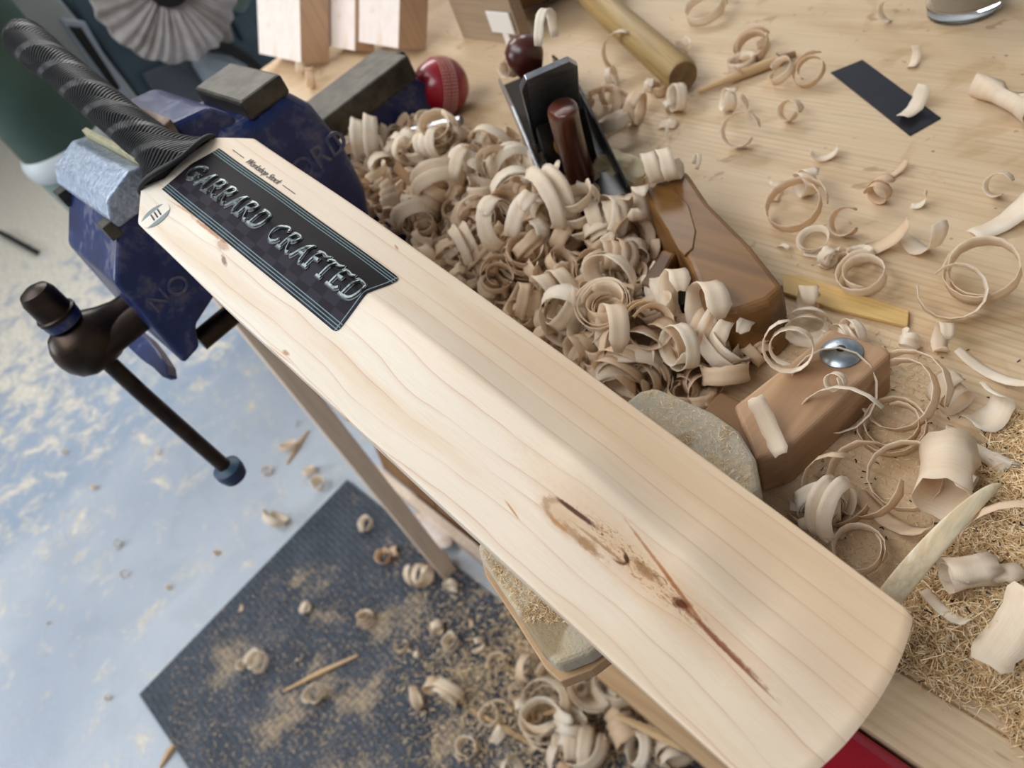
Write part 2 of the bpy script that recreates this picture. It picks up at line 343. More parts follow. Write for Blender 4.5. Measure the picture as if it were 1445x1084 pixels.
def m_willow():
    t = NT('bat_willow'); sx = t.n('ShaderNodeSeparateXYZ', {0: t.coord()}).outputs; s, y = sx[0], sx[1]
    lowv = t.n('ShaderNodeCombineXYZ', {0: t.math('MULTIPLY', s, 5.0), 1: t.math('MULTIPLY', y, 14), 2: 0.}).outputs[0]
    n1 = t.math('SUBTRACT', t.noise(lowv, 1, 3, .5), .5)
    amp = t.math('MULTIPLY', t.ramp(t.math('ADD', t.math('MULTIPLY', y, 9), .5), [(.25, BW(.032)), (.52, BW(.022)), (.62, BW(.006)), (1, BW(.004))]), 1)
    yy = t.math('ADD', t.math('ADD', y, t.math('MULTIPLY', s, -.012)), t.math('MULTIPLY', n1, amp))
    wob = t.math('MULTIPLY', t.math('SUBTRACT', t.noise(t.n('ShaderNodeCombineXYZ', {0: 0., 1: t.math('MULTIPLY', yy, 60), 2: 3.}).outputs[0], 1, 1), .5), .9)
    ph = t.math('FRACT', t.math('ADD', t.math('MULTIPLY', yy, 84), wob))
    line = t.ramp(ph, [(0, BW(0)), (.30, BW(.05)), (.455, BW(.3)), (.478, BW(1)), (.492, BW(.2)), (.53, BW(0))])
    brk = t.ramp(t.noise(lowv, 2.3, 2), [(.36, BW(.2)), (.55, BW(1))])
    fib = t.noise(t.n('ShaderNodeCombineXYZ', {0: t.math('MULTIPLY', s, 50), 1: t.math('MULTIPLY', y, 1500), 2: 0.}).outputs[0], 1, 3, .6)
    big = t.noise(t.n('ShaderNodeCombineXYZ', {0: t.math('MULTIPLY', s, 4), 1: t.math('MULTIPLY', yy, 42), 2: 7.}).outputs[0], 1, 3)
    right = t.ramp(t.math('ADD', t.math('MULTIPLY', y, 9), .5), [(.38, BW(0)), (.75, BW(1))])
    toe = t.ramp(t.math('MULTIPLY', s, 1.8), [(.25, BW(0)), (.95, BW(1))])
    warm = t.math('MULTIPLY', t.math('ADD', t.math('MULTIPLY', right, .42), t.math('MULTIPLY', toe, .62)), 1, clamp=True)
    base = t.mix(warm, lin((238, 229, 214)), lin((232, 203, 170)))
    base = t.mix(t.math('MULTIPLY', t.ramp(big, [(.48, BW(0)), (.66, BW(1))]), .36), base, lin((216, 180, 138)))
    base = t.mix(t.math('MULTIPLY', t.math('MULTIPLY', line, brk), .62), base, lin((184, 124, 82)))
    base = t.mix(t.math('MULTIPLY', t.ramp(fib, [(.45, BW(0)), (.8, BW(1))]), .16), base, lin((190, 150, 108)))
    def spot(cx, cy, rx, ry, ang, strength, col, soft=.35, ragged=.5, ring=False, half=0):
        nonlocal base
        c, sn = math.cos(ang), math.sin(ang)
        dx = t.math('SUBTRACT', s, cx); dy = t.math('SUBTRACT', y, cy)
        a = t.math('DIVIDE', t.math('ADD', t.math('MULTIPLY', dx, c), t.math('MULTIPLY', dy, sn)), rx)
        b = t.math('DIVIDE', t.math('SUBTRACT', t.math('MULTIPLY', dy, c), t.math('MULTIPLY', dx, sn)), ry)
        d = t.math('SQRT', t.math('ADD', t.math('MULTIPLY', a, a), t.math('MULTIPLY', b, b)))
        d = t.math('ADD', d, t.math('MULTIPLY', t.math('SUBTRACT', rag, .5), ragged))
        st = [(.5-soft*.5, BW(1)), (.5+soft*.5, BW(0))] if not ring else [(.36, BW(0)), (.47, BW(1)), (.53, BW(.9)), (.6, BW(0))]
        k = t.math('MULTIPLY', t.ramp(t.math('MULTIPLY', d, .5), st), strength)
        if half: k = t.math('MULTIPLY', k, t.ramp(t.math('ADD', t.math('MULTIPLY', a if abs(half) == 1 else b, .5*(1 if half > 0 else -1)), .5), [(.35, BW(.12)), (.7, BW(1))]))
        base = t.mix(k, base, lin(col))
    rag = t.noise(t.n('ShaderNodeCombineXYZ', {0: t.math('MULTIPLY', s, 240), 1: t.math('MULTIPLY', y, 420), 2: 0.}).outputs[0], 1, 4, .65)
    K = []
    def sp(px, py, rx, ry, dirpx, st, col, **k):
        a = Bp(px, py, .010); b = Bp(px+dirpx[0], py+dirpx[1], .010)
        spot(a[0], a[1], rx, ry, math.atan2(b[1]-a[1], b[0]-a[0]), st, col, **k)
    # warm halo of the burr streak, then knots and cracks
    sp(900, 800, .055, .0085, (170, 160), .55, (212, 164, 108), soft=.8, ragged=1.1)
    # speckled burr: ragged dark flecks inside a long patch
    a_, b_ = Bp(905, 802, .01), Bp(1005, 890, .01); an = math.atan2(b_[1]-a_[1], b_[0]-a_[0])
    dx = t.math('SUBTRACT', s, a_[0]); dy = t.math('SUBTRACT', y, a_[1])
    u_ = t.math('DIVIDE', t.math('ADD', t.math('MULTIPLY', dx, math.cos(an)), t.math('MULTIPLY', dy, math.sin(an))), .048)
    w_ = t.math('DIVIDE', t.math('SUBTRACT', t.math('MULTIPLY', dy, math.cos(an)), t.math('MULTIPLY', dx, math.sin(an))), .0068)
    msk = t.ramp(t.math('ADD', t.math('MULTIPLY', u_, u_), t.math('MULTIPLY', w_, w_)), [(.3, BW(1)), (1, BW(0))])
    fk = t.noise(t.n('ShaderNodeCombineXYZ', {0: t.math('MULTIPLY', s, 150), 1: t.math('MULTIPLY', y, 560), 2: 4.}).outputs[0], 1, 5, .62, 1.6)
    base = t.mix(t.math('MULTIPLY', t.math('MULTIPLY', t.ramp(fk, [(.54, BW(0)), (.62, BW(1))]), msk), .8), base, lin((156, 104, 54)))
    base = t.mix(t.math('MULTIPLY', t.math('MULTIPLY', t.ramp(fk, [(.33, BW(1)), (.40, BW(0))]), msk), .85), base, lin((96, 56, 28)))
    sp(792, 735, .0125, .0045, (30, 26), .45, (198, 150, 92), soft=.5)
    sp(802, 737, .0150, .0052, (33, 30), .60, (158, 108, 62), ring=True, ragged=.6, half=-1)
    sp(815, 728, .0120, .0011, (42, 30), .92, (74, 40, 24), soft=.3, ragged=.8)
    sp(790, 742, .0060, .0008, (24, 20), .7, (196, 134, 66), ragged=.6)
    sp(820, 762, .0150, .0016, (36, 30), .55, (150, 104, 56), ragged=2.2)
    sp(850, 770, .0160, .0007, (40, 30), .6, (150, 104, 58), ragged=1.2)
    sp(828, 768, .0065, .0024, (20, 12), .55, (160, 116, 60), ragged=1.5)
    sp(872, 782, .0056, .0030, (14, 12), .9, (92, 56, 28), ring=True, ragged=.3, half=1)
    sp(884, 788, .0024, .0010, (6, 12), .9, (60, 36, 20))
    sp(912, 805, .0080, .0022, (24, 20), .70, (136, 92, 44), ragged=2.0)
    sp(933, 818, .0030, .0014, (10, 8), .7, (120, 76, 36), ring=True, ragged=.8, half=2)
    sp(963, 850, .0040, .0023, (16, 5), .95, (78, 36, 18), ragged=.9)
    sp(925, 790, .0200, .0007, (45, 55), .7, (170, 104, 48), ragged=1.0)
    sp(962, 838, .0200, .0008, (42, 52), .75, (160, 92, 40), ragged=1.0)
    sp(1015, 900, .0240, .0012, (58, 54), .85, (132, 68, 30), ragged=1.6)
    sp(1048, 935, .0180, .0006, (52, 50), .75, (130, 66, 28))
    sp(722, 718, .0060, .0005, (12, 16), .8, (190, 128, 70))
    sp(290, 318, .0210, .0012, (40, 32), .75, (178, 112, 60), ragged=1.6)
    sp(311, 340, .0070, .0034, (14, 18), .55, (166, 104, 58), ragged=2.4)
    sp(312, 362, .0050, .0014, (10, 26), .75, (110, 60, 34), ragged=1.4)
    sp(262, 292, .0240, .0008, (46, 30), .7, (200, 140, 84), ragged=.8)
    sp(398, 490, .0030, .0013, (8, 6), .7, (170, 104, 52), ragged=1.6)
    sp(557, 343, .0030, .0008, (5, 8), .8, (196, 134, 74))
    sp(389, 492, .0120, .0005, (30, 24), .5, (196, 140, 86))
    t.bump(fib, .06, .0003); return t.fin(base, .6, 0, .18)
blade = pyd('blade', v, f, m_willow(), bat, True)

# handle grip
gr_v, gr_f = [], []; NG, NA = 150, 48
uvs = []
for i in range(NG+1):
    s = lerp(-.016, -.315, i/NG)
    r = pw(-s, [(.012, .0225), (.035, .0205), (.07, .0180), (.13, .0172), (.24, .0172), (.272, .0186), (.298, .0190), (.308, .0165), (.3145, .010), (.315, .0)])
    flare = max(0, 1-(-s-.016)/.055)**1.6
    ry_, rz_ = r+flare*.0135, r-flare*.005
    cz = -.006+pw(-s, [(.0, .002), (.08, .0), (.3, .006)])
    for k in range(NA):
        a = 2*PI*k/NA; ss = s
        if i < 14: ss = s+(1-i/14)*(-.016*abs(math.cos(a))**1.5*(1 if True else 0))
        gr_v.append((ss, ry_*math.cos(a), cz+rz_*math.sin(a)))
for i in range(NG):
    for k in range(NA): gr_f.append((i*NA+k, i*NA+(k+1) % NA, (i+1)*NA+(k+1) % NA, (i+1)*NA+k))
gr_f += [tuple(range(NA)), tuple(range((NG+1)*NA-1, NG*NA-1, -1))]
def m_grip():
    t = NT('black_ribbed_rubber'); sx = t.n('ShaderNodeSeparateXYZ', {0: t.coord()}).outputs
    ang = t.math('ARCTAN2', t.math('ADD', sx[2], .004), sx[1])
    sc = t.math('MULTIPLY', sx[0], 1)
    # zig-zag ribs in diagonal patches
    tri = t.math('PINGPONG', t.math('ADD', t.math('MULTIPLY', ang, .9), t.math('MULTIPLY', sc, 22)), .785)
    ph = t.math('ADD', t.math('MULTIPLY', sc, 1900), t.math('MULTIPLY', tri, 17))
    rib = t.math('SINE', ph)
    patch = t.ramp(t.math('MULTIPLY', t.math('ADD', t.math('SINE', t.math('ADD', t.math('MULTIPLY', sc, 150), t.math('MULTIPLY', ang, 3))), 1), .5), [(.08, BW(.05)), (.25, BW(1))])
    t.bump(t.math('MULTIPLY', rib, patch), 1.0, .0022)
    return t.fin(lin((7, 8, 12)), .42, 0, .32)
grip = pyd('grip', gr_v, gr_f, m_grip(), bat, True)
# rolled lower edge of the grip
cp = []
for k in range(49):
    a = 2*PI*k/48; cp.append((-.012-.018*abs(math.cos(a))**1.5, .0350*math.cos(a), -.003+.0172*math.sin(a)))
tube('grip_collar', cp, .0021, M['mblack'], bat, 10, False)

# sticker: sheet draped over the spine
def drape(name, s0, s1, t0, t1, ns, nt, off, m, par, thick=.0005, rc=.004):
    v, f = [], []
    for lay in (0, 1):
        for i in range(ns+1):
            for j in range(nt+1):
                s = lerp(s0, s1, i/ns); t = lerp(t0, t1, j/nt)
                dd = s1-s; dt = min(t-t0, t1-t)
                if dd < rc and dt < rc:
                    q = Vector((rc-dd, rc-dt)); 
                    if q.length > rc: q = q*(rc/max(q.length, 1e-6)); s = s1-rc+q.x; t = (t0+rc-q.y) if t-t0 < t1-t else (t1-rc+q.y)
                v.append((s, t, ztop(s, t)+off+(thick if lay else 0)))
    n = (ns+1)*(nt+1); I = lambda i, j: i*(nt+1)+j
    for i in range(ns):
        for j in range(nt): q = (I(i, j), I(i+1, j), I(i+1, j+1), I(i, j+1)); f.append(q[::-1]); f.append(tuple(n+x for x in q))
    rim = [I(i, 0) for i in range(ns)]+[I(ns, j) for j in range(nt)]+[I(i, nt) for i in range(ns, 0, -1)]+[I(0, j) for j in range(nt, 0, -1)]
    for a, b in zip(rim, rim[1:]+rim[:1]): f.append((a, b, n+b, n+a))
    return pyd(name, v, f, m, par, True)
def m_label():
    t = NT('black_sticker'); sx = t.n('ShaderNodeSeparateXYZ', {0: t.coord()}).outputs; s, y = sx[0], sx[1]
    yc = t.math('ABSOLUTE', t.math('SUBTRACT', y, LC))
    st = t.math('FRACT', t.math('MULTIPLY', t.math('SUBTRACT', LH, yc), 1/.00205))
    on = t.math('MULTIPLY', t.math('GREATER_THAN', st, .66), t.math('GREATER_THAN', yc, LH-.0064))
    ck = t.n('ShaderNodeTexChecker', {'Vector': t.coord('Object', (1, 1, .0001)), 'Scale': 78, 'Color1': lin((44, 40, 50)), 'Color2': lin((30, 26, 34))}).outputs[0]
    side = t.ramp(t.math('ADD', t.math('MULTIPLY', y, 40), .42), [(.35, BW(0)), (.55, BW(1))])
    col = t.mix(side, ck, lin((18, 13, 18)))
    col = t.mix(on, col, lin((112, 136, 140)))
    end = t.math('MULTIPLY', t.math('GREATER_THAN', s, LE-.0026), t.math('LESS_THAN', s, LE-.0018))
    col = t.mix(end, col, lin((120, 140, 144)))
    return t.fin(col, .55, 0, .10)
LC, LH, LE = .0025, .0262, .2055
sticker = drape('label', -.012, LE, LC-LH, LC+LH, 90, 28, .0002, m_label(), bat)
sticker['label'] = 'black checked sticker with grey pinstripes'

# broad-pen lettering
GL = {
 'G': (.82, [[(.78, .80, 1), (.62, .98), (.38, .98), (.14, .75), (.08, .42), (.22, .08), (.48, -.02), (.74, .12), (.76, .44)], [(.52, .44), (.92, .44)]]),
 'A': (.80, [[(.02, .02), (.12, .0), (.26, .34), (.52, 1.0)], [(.52, 1.0), (.64, .5), (.76, .0), (.88, .02)], [(.20, .36), (.70, .36)]]),
 'R': (.82, [[(.02, .0), (.34, .0)], [(.18, .0), (.18, .98)], [(.02, .94), (.30, 1.0), (.60, .94), (.68, .74), (.56, .55), (.24, .50)], [(.42, .50), (.56, .22), (.72, .02), (.92, .04)]]),
 'D': (.86, [[(.18, .02), (.18, .98)], [(.0, .98), (.34, 1.0), (.66, .90), (.82, .52), (.68, .12), (.36, .0), (.04, .0)]]),
 'C': (.78, [[(.80, .82), (.62, .98), (.38, .98), (.14, .75), (.08, .42), (.22, .08), (.48, -.02), (.72, .08), (.82, .24)]]),
 'F': (.70, [[(.04, .0), (.36, .0)], [(.20, .0), (.20, .96)], [(.02, .92), (.30, .98), (.60, .94), (.76, 1.04)], [(.20, .52), (.58, .54)]]),
 'T': (.72, [[(.22, .0), (.54, .0)], [(.38, .0), (.38, .94)], [(.0, .84), (.14, .98), (.60, .94), (.80, 1.06)]]),
 'E': (.72, [[(.20, .0), (.20, .96)], [(.04, .94), (.30, .98), (.58, .94), (.72, 1.02)], [(.20, .52), (.56, .54)], [(.04, .0), (.34, .0), (.60, .02), (.74, .14)]]),
}
def smooth_path(p, n=7):
    p = [Vector((q[0], q[1])) for q in p]
    if len(p) < 3: return [p[0].lerp(p[1], k/6) for k in range(7)]
    out = []
    for i in range(len(p)-1):
        a, b, c, d = p[max(i-1, 0)], p[i], p[i+1], p[min(i+2, len(p)-1)]
        for k in range(n):
            t = k/n; out.append(.5*((2*b)+(c-a)*t+(2*a-5*b+4*c-d)*t*t+(3*b-a-3*c+d)*t**3))
    return out+[p[-1]]
def letter(ch, s, t, hgt, nib, off, thick, m, par, name, shear=.22, grow=0.):
    bm = bmesh.new(); nv = Vector((math.cos(.75), -math.sin(.75)))*nib; 
    for path in GL[ch][1]:
        q = smooth_path(path); prev = None
        for i, p in enumerate(q):
            d = (q[min(i+1, len(q)-1)]-q[max(i-1, 0)]).normalized(); pn = Vector((-d.y, d.x))
            hwid = pn*max(abs(pn.dot(nv)), nib*.32)*1+pn*grow
            ring = []
            for side, top in ((1, 0), (1, .65), (.62, 1), (-.62, 1), (-1, .65), (-1, 0)):
                x = p+hwid*side
                if i in (0, len(q)-1): x += d*(grow*(1 if i else -1))
                X_ = s+(x.x+x.y*shear)*hgt; Y_ = t+x.y*hgt
                ring.append(bm.verts.new((X_, Y_, ztop(X_, Y_)+off+thick*top)))
            if prev:
                for k in range(5): bm.faces.new((prev[k], prev[k+1], ring[k+1], ring[k]))
            else: bm.faces.new(ring)
            prev = ring
        bm.faces.new(prev[::-1])
    bmesh.ops.recalc_face_normals(bm, faces=bm.faces)
    me = bpy.data.meshes.new(name); bm.to_mesh(me); bm.free(); return link(name, me, m, par)
mlet = pm('gunmetal_letter', (62, 70, 72), (104, 114, 114), .28, .8, scale=300)
mlet2 = pm('letter_outline', (8, 9, 11), None, .3)
x = -.0075; H = .0140
for ch in 'GARRARD CRAFTED':
    if ch == ' ': x += H*.5; continue
    a = letter(ch, x, -.0048, H, .095, .0008, .0011, mlet, sticker, 'letter')
    letter(ch, x, -.0048, H, .085, .0007, .0007, mlet2, a, 'letter_outline', grow=.055) if False else letter(ch, x+.0002, -.0052, H, .085, .0007, .0006, mlet2, sticker, 'letter_dark_outline', grow=.06)  # dark backing outline under each letter, slightly offset
    x += GL[ch][0]*H*1.31
def textmesh(body, size, shear=0., sx=1.):
    c = bpy.data.curves.new('t', 'FONT'); c.body = body; c.size = size; c.shear = shear; c.extrude = 0; c.align_x = 'CENTER'; c.align_y = 'CENTER'
    o = bpy.data.objects.new('t', c); COL.objects.link(o); bpy.context.view_layer.update()
    me = bpy.data.meshes.new_from_object(o.evaluated_get(bpy.context.evaluated_depsgraph_get())); bpy.data.objects.remove(o)
    for q in me.vertices: q.co.x *= sx
    return me
def textflat(name, body, size, cs, ct, m, par, off, shear=0, thick=.0002, sx=1., rot=0, bold=0):
    me = textmesh(body, size, shear, sx); bm = bmesh.new(); bm.from_mesh(me)
    r = bmesh.ops.extrude_face_region(bm, geom=bm.faces[:]); top = {q for q in r['geom'] if isinstance(q, bmesh.types.BMVert)}
    for q in bm.verts:
        X_ = q.co.x*math.cos(rot)-q.co.y*math.sin(rot)+cs; Y_ = q.co.x*math.sin(rot)+q.co.y*math.cos(rot)+ct
        q.co = (X_, Y_, ztop(X_, Y_)+off+(thick if q in top else 0))
    bmesh.ops.recalc_face_normals(bm, faces=bm.faces); bm.to_mesh(me); bm.free(); return link(name, me, m, par)
a = Bp(322, 215, .005); b = Bp(415, 272, .005); tc = (a[1]+b[1])/2+.002; sc_ = (a[0]+b[0])/2
textflat('stock_lettering', 'Workshop Stock', .0078, sc_, tc, M['ink'], bat, .0003, .35, sx=.80)
for c in (a[0]+.0045, b[0]-.0045):
    v = []; f = []
    for i in range(7):
        for dy in (-.00028, .00028):
            for dz in (.0002, .0004): X_ = c-.0078+i*.0026; v.append((X_, tc+dy, ztop(X_, tc+dy)+dz))
    for i in range(6):
        q = i*4; f += [(q, q+4, q+5, q+1), (q+1, q+5, q+7, q+3), (q+3, q+7, q+6, q+2), (q+2, q+6, q+4, q)]
    f += [(0, 1, 3, 2), (24, 26, 27, 25)]
    pyd('printed_dash', v, f, M['ink'], bat)
oc = Bp(217, 301, .004); v = []; NE = 40
for lay in (0, 1):
    v.append((oc[0], oc[1], ztop(*oc)+.0003+.0002*lay))
    for k in range(NE):
        aa = 2*PI*k/NE; X_ = oc[0]+.0088*math.cos(aa); Y_ = oc[1]+.0118*math.sin(aa); v.append((X_, Y_, ztop(X_, Y_)+.0003+.0002*lay))
f = [(0, 1+(k+1) % NE, 1+k) for k in range(NE)]+[(NE+1, NE+2+k, NE+2+(k+1) % NE) for k in range(NE)]+[(1+k, 1+(k+1) % NE, NE+2+(k+1) % NE, NE+2+k) for k in range(NE)]
def m_oval():
    t = NT('oval_grade_print'); sx = t.n('ShaderNodeSeparateXYZ', {0: t.coord()}).outputs
    d = t.math('ABSOLUTE', t.math('SUBTRACT', sx[1], t.math('ADD', oc[1], t.math('MULTIPLY', t.math('SUBTRACT', sx[0], oc[0]), 0))))
    d2 = t.math('ABSOLUTE', t.math('SUBTRACT', sx[0], oc[0]))
    return t.fin(t.mix(t.math('GREATER_THAN', d2, .0046), lin((232, 224, 208)), lin((124, 138, 142))), .4)
ov = pyd('grade_oval', v, f, m_oval(), bat)
textflat('grade_numeral', 'III', .0105, oc[0], oc[1], M['ink'], ov, .0006, .15, sx=1.15, rot=PI/2)

# ------------------------------------------------------------------ blue vise
vs = empty('bench_vise', (-.7, .15, .9), label='blue cast iron bench vise clamping the bat handle', cat='vise')
def V(o): return W(o, vs)
XL, XR = -.79, -.655
def yz(pts, x): return [(x, a, b) for a, b in pts]
jaw = V(prism('front_jaw', yz([(.068, 1.118), (.106, 1.118), (.106, 1.03), (.088, 1.014), (.060, 1.004), (.05, .985), (.030, .982), (.033, 1.078)], XL+.004), (XR-XL-.006, 0, 0), M['blue'], vs, .004, 3))
V(prism('jaw_cover', yz([(.062, 1.122), (.064, 1.112), (.104, 1.112), (.1075, 1.139), (.096, 1.143), (.070, 1.135)], XL-.004), (XR-XL+.006, 0, 0), M['alu'], vs, .0022, 3))
V(prism('jaw_liner', yz([(.1076, 1.085), (.1125, 1.085), (.1125, 1.146), (.1076, 1.146)], XL-.002), (XR-XL+.002, 0, 0), M['felt_edge'], vs, .0008))
for xx in (-.792, -.672): V(box('magnet', (xx, .054, 1.105), (xx+.016, .064, 1.119), M['dsteel'], vs, .001))
V(box('magnet', (-.732, .022, 1.02), (-.720, .032, 1.03), M['dsteel'], vs, .001))
# rear jaw and fixed body
V(prism('rear_jaw', yz([(.146, 1.148), (.182, 1.142), (.196, 1.125), (.198, 1.05), (.19, 1.0), (.146, 1.0)], XL+.0), (XR-XL-.012, 0, 0), M['blue'], vs, .006, 3))
V(prism('jaw_plate', yz([(.138, 1.095), (.146, 1.095), (.150, 1.152), (.138, 1.150)], XL-.002), (XR-XL-.008, 0, 0), M['rust'], vs, .0015))
V(prism('body', yz([(.17, 1.125), (.205, 1.118), (.243, 1.122), (.260, 1.095), (.268, 1.05), (.266, 1.0), (.25, .96), (.235, .9), (.12, .9), (.13, .96), (.17, .97)], XL+.018), (XR-XL-.02, 0, 0), M['blue'], vs, .014, 5))
V(box('anvil_pad', (XL+.035, .203, 1.115), (XR-.004, .247, 1.133), M['dsteel'], vs, .003))
V(box('base_plate', (XL-.01, .135, .9), (XR+.01, .30, .914), M['blue'], vs, .003))
for xx in (-.765, -.680): V(tube('guide_rod', [(xx, .05, 1.0), (xx, .16, 1.0)], .010, M['screw'], vs)) if False else None
V(tube('screw', [(-.712, -.01, 1.016), (-.712, .17, 1.016)], .0135, M['screw'], vs, 20))
V(lathe('screw_boss', (-.725, .042, 1.021), (0, -1, 0), [(0, .0145), (.018, .0155), (.032, .020), (.043, .0255), (.056, .0275), (.070, .0262), (.080, .021), (.086, .012), (.088, .004)], M['screw'], vs))
V(tube('tommy_bar', [(-.725, -.016, 1.066), (-.722, -.014, .95), (-.716, -.008, .815)], .0078, M['screw'], vs, 20))
V(lathe('bar_cap', (-.725, -.016, 1.048), (0, 0, 1), [(0, .016), (.004, .0168), (.009, .0168)], M['blue'], vs)).name = 'cap_ring'
V(lathe('bar_cap', (-.725, -.016, 1.057), (0, 0, 1), [(0, .0175), (.003, .0175), (.004, .0155), (.022, .0150), (.028, .0125), (.031, .006)], M['screw'], vs))
V(lathe('bar_cap', (-.716, -.008, .803), (0, 0, 1), [(0, .006), (.003, .013), (.012, .0155), (.020, .0155), (.024, .010)], pm('blue_green_cap', (22, 62, 78), (26, 40, 90), .5), vs))
V(tube('slide_rod', [(-.690, .055, .972), (-.690, .15, .972)], .0105, M['screw'], vs, 18))
V(prism('release_lever', [P(a_, b_, .955) for a_, b_ in ((172, 472), (180, 462), (194, 465), (210, 478), (222, 493), (236, 515), (238, 530), (228, 532), (214, 518), (198, 507), (180, 490))], (0, .004, -.010), M['blue'], vs, .002))
def vtext(body, size, y, z, x, tilt=0, name='cast_lettering'):
    me = textmesh(body, size); bm = bmesh.new(); bm.from_mesh(me)
    r = bmesh.ops.extrude_face_region(bm, geom=bm.faces[:]); top = {q for q in r['geom'] if isinstance(q, bmesh.types.BMVert)}
    for q in bm.verts: q.co = (x+(.0012 if q in top else -.001), y+q.co.x, z+q.co.y)
    bmesh.ops.recalc_face_normals(bm, faces=bm.faces); bm.to_mesh(me); bm.free()
    o = link(name, me, pm('worn_cast_letter', (44, 58, 104), (104, 98, 104), .5, scale=90), vs); return V(o)
vtext('NO', .024, .060, 1.043, XR-.002)
vtext('RECORD', .029, .212, 1.056, XR-.002)

# second block behind it
v2 = empty('machine_vise', (-.8, .4, .9), label='low blue vise block with black steel jaws beside the red ball', cat='vise')
def V2(o): return W(o, v2)
X2 = -.845
V2(prism('vise_body', yz([(.30, .985), (.455, .985), (.478, .955), (.475, .93), (.470, .9), (.31, .9)], X2), (-.09, 0, 0), M['blue'], v2, .003))
V2(prism('steel_jaw', yz([(.30, 1.002), (.466, 1.002), (.466, .972), (.30, .972)], X2+.006), (-.030, 0, 0), M['dsteel'], v2, .003))
V2(prism('steel_jaw', yz([(.34, .998), (.474, .998), (.474, .972), (.34, .972)], X2-.026), (-.05, 0, 0), M['dsteel'], v2, .004))
V2(lathe('clamp_knob', (-.872, .468, .99), (0, 1, 0), [(0, .008), (.008, .008), (.011, .005)], M['mblack'], v2, 16))

# ------------------------------------------------------------------ cricket ball
ball = empty('cricket_ball', tuple(P(622, 122, .936)), label='red leather cricket ball with white stitched seam behind the vise', cat='ball')
bm = bmesh.new(); bmesh.ops.create_uvsphere(bm, u_segments=48, v_segments=32, radius=.036); me = bpy.data.meshes.new('leather'); bm.to_mesh(me); bm.free()
link('leather', me, pm('red_leather', (158, 18, 38), (140, 12, 30), .3, scale=90, coat=.4, lo=.2, hi=.8), ball, True)
cream = pm('seam_thread', (214, 176, 160), None, .7)
sm = bmesh.new()
for off in (-.0085, -.0055, -.002, .002, .0055, .0085):
    rr = math.sqrt(.0364**2-off**2); n = 110
    for k in range(n):
        if k % 2: continue
        a0, a1 = 2*PI*k/n, 2*PI*(k+1.2)/n; r0 = rr; ww = .0006
        q = [sm.verts.new((r_*math.cos(x_), r_*math.sin(x_), off+o_)) for x_, o_, r_ in ((a0, -ww, r0), (a1, -ww, r0), (a1, ww, r0), (a0, ww, r0), (a0, -ww, r0+.0006), (a1, -ww, r0+.0006), (a1, ww, r0+.0006), (a0, ww, r0+.0006))]
        for f_ in ((4, 5, 6, 7), (0, 1, 5, 4), (1, 2, 6, 5), (2, 3, 7, 6), (3, 0, 4, 7)): sm.faces.new([q[i] for i in f_])
me = bpy.data.meshes.new('seam'); sm.to_mesh(me); sm.free(); link('seam', me, cream, ball)
ball.rotation_euler = (Vector(CX)*.88+Vector(CZ)*.36-Vector(CY)*.22).to_track_quat('Z', 'Y').to_euler()

# ------------------------------------------------------------------ willow clefts and panel behind
upi = Vector(-CY).normalized()
def cleft(base, w_, d_, lab, lean, h=.42, m=None):
    t = empty('bat_cleft', base, label=lab, cat='wood block', group='rough bat clefts leaning at the back of the bench')
    a = Vector((1, 0, 0)); u = lean; n = u.cross(a).normalized()
    if n.y > 0: n = -n
    t.location.z += abs(n.z)*d_+.0005
    c = [Vector((0, 0, 0)), a*w_, a*w_-n*d_, -n*d_]
    vv = c+[p+u*h for p in c]
    pyd('cleft_face', vv, [(0, 3, 2, 1), (4, 5, 6, 7), (0, 1, 5, 4), (2, 3, 7, 6), (3, 0, 4, 7)], M['cleft'], t)
    e = a*.0012; vv = [p+e for p in (c[1], c[2], c[2]+u*h, c[1]+u*h)]; vv += [p-e for p in vv]
    bev(pyd('sawn_side', vv, [(0, 1, 2, 3), (7, 6, 5, 4), (0, 4, 5, 1), (1, 5, 6, 2), (2, 6, 7, 3), (3, 7, 4, 0)], M['cleft_side'], t), .0004)
    return t
lean = Vector((.01, .49, .78)).normalized()
cleft((-1.375, .500, .9), .145, .05, 'widest pale cleft block at the left end of the bench, nearest the vise', lean)
cleft((-1.245, .560, .9), .085, .035, 'narrow cream cleft block between two wider blocks', lean)
cleft((-1.158, .572, .9), .108, .05, 'rightmost white faced cleft block beside the plywood panel', lean)
box('plywood_upstand', (-1.005, .655, .9), (-.872, .673, 1.3), M['ply'])
tag(bpy.data.objects['plywood_upstand'], 'brown plywood panel standing on the bench behind the cleft blocks', 'panel')
pt = PY(702, 16, .654); tg = empty('paper_tag', (pt.x, .654, pt.z-.045), label='small white tag fixed to the plywood panel', cat='tag')
box('tag_face', (-.024, -.003, .015), (.024, .0, .045), M['white'], tg, .001); box('tag_stem', (-.002, -.003, -.012), (.010, 0, .015), M['white'], tg)

# ------------------------------------------------------------------ mallet
mh = P(963, 105, .925); m2 = P(786, -45, .925)
ml = empty('mallet', tuple(mh), label='wooden mallet with a thick round handle lying at the back of the bench', cat='mallet')
d = (m2-mh); dn = d.normalized(); ln_ = d.length; ml.rotation_euler = (0, 0, math.atan2(dn.y, dn.x)); ml.location.z = .922
tube('handle', [(0, 0, 0), (.004, 0, 0), (ln_*.5, 0, .004), (ln_, 0, .014)], [.0165, .0185, .0185, .017], M['hickory'], ml, 28)
lathe('handle_end', (.0002, 0, 0), (-1, 0, 0), [(0, .0163), (.0006, .0160)], M['malend'], ml)
lathe('head', (ln_*.93, -.075, .03), (0, 1, 0), [(0, .040), (.005, .046), (.07, .051), (.15, .046), (.156, .040)], M['malhead'], ml, 36)

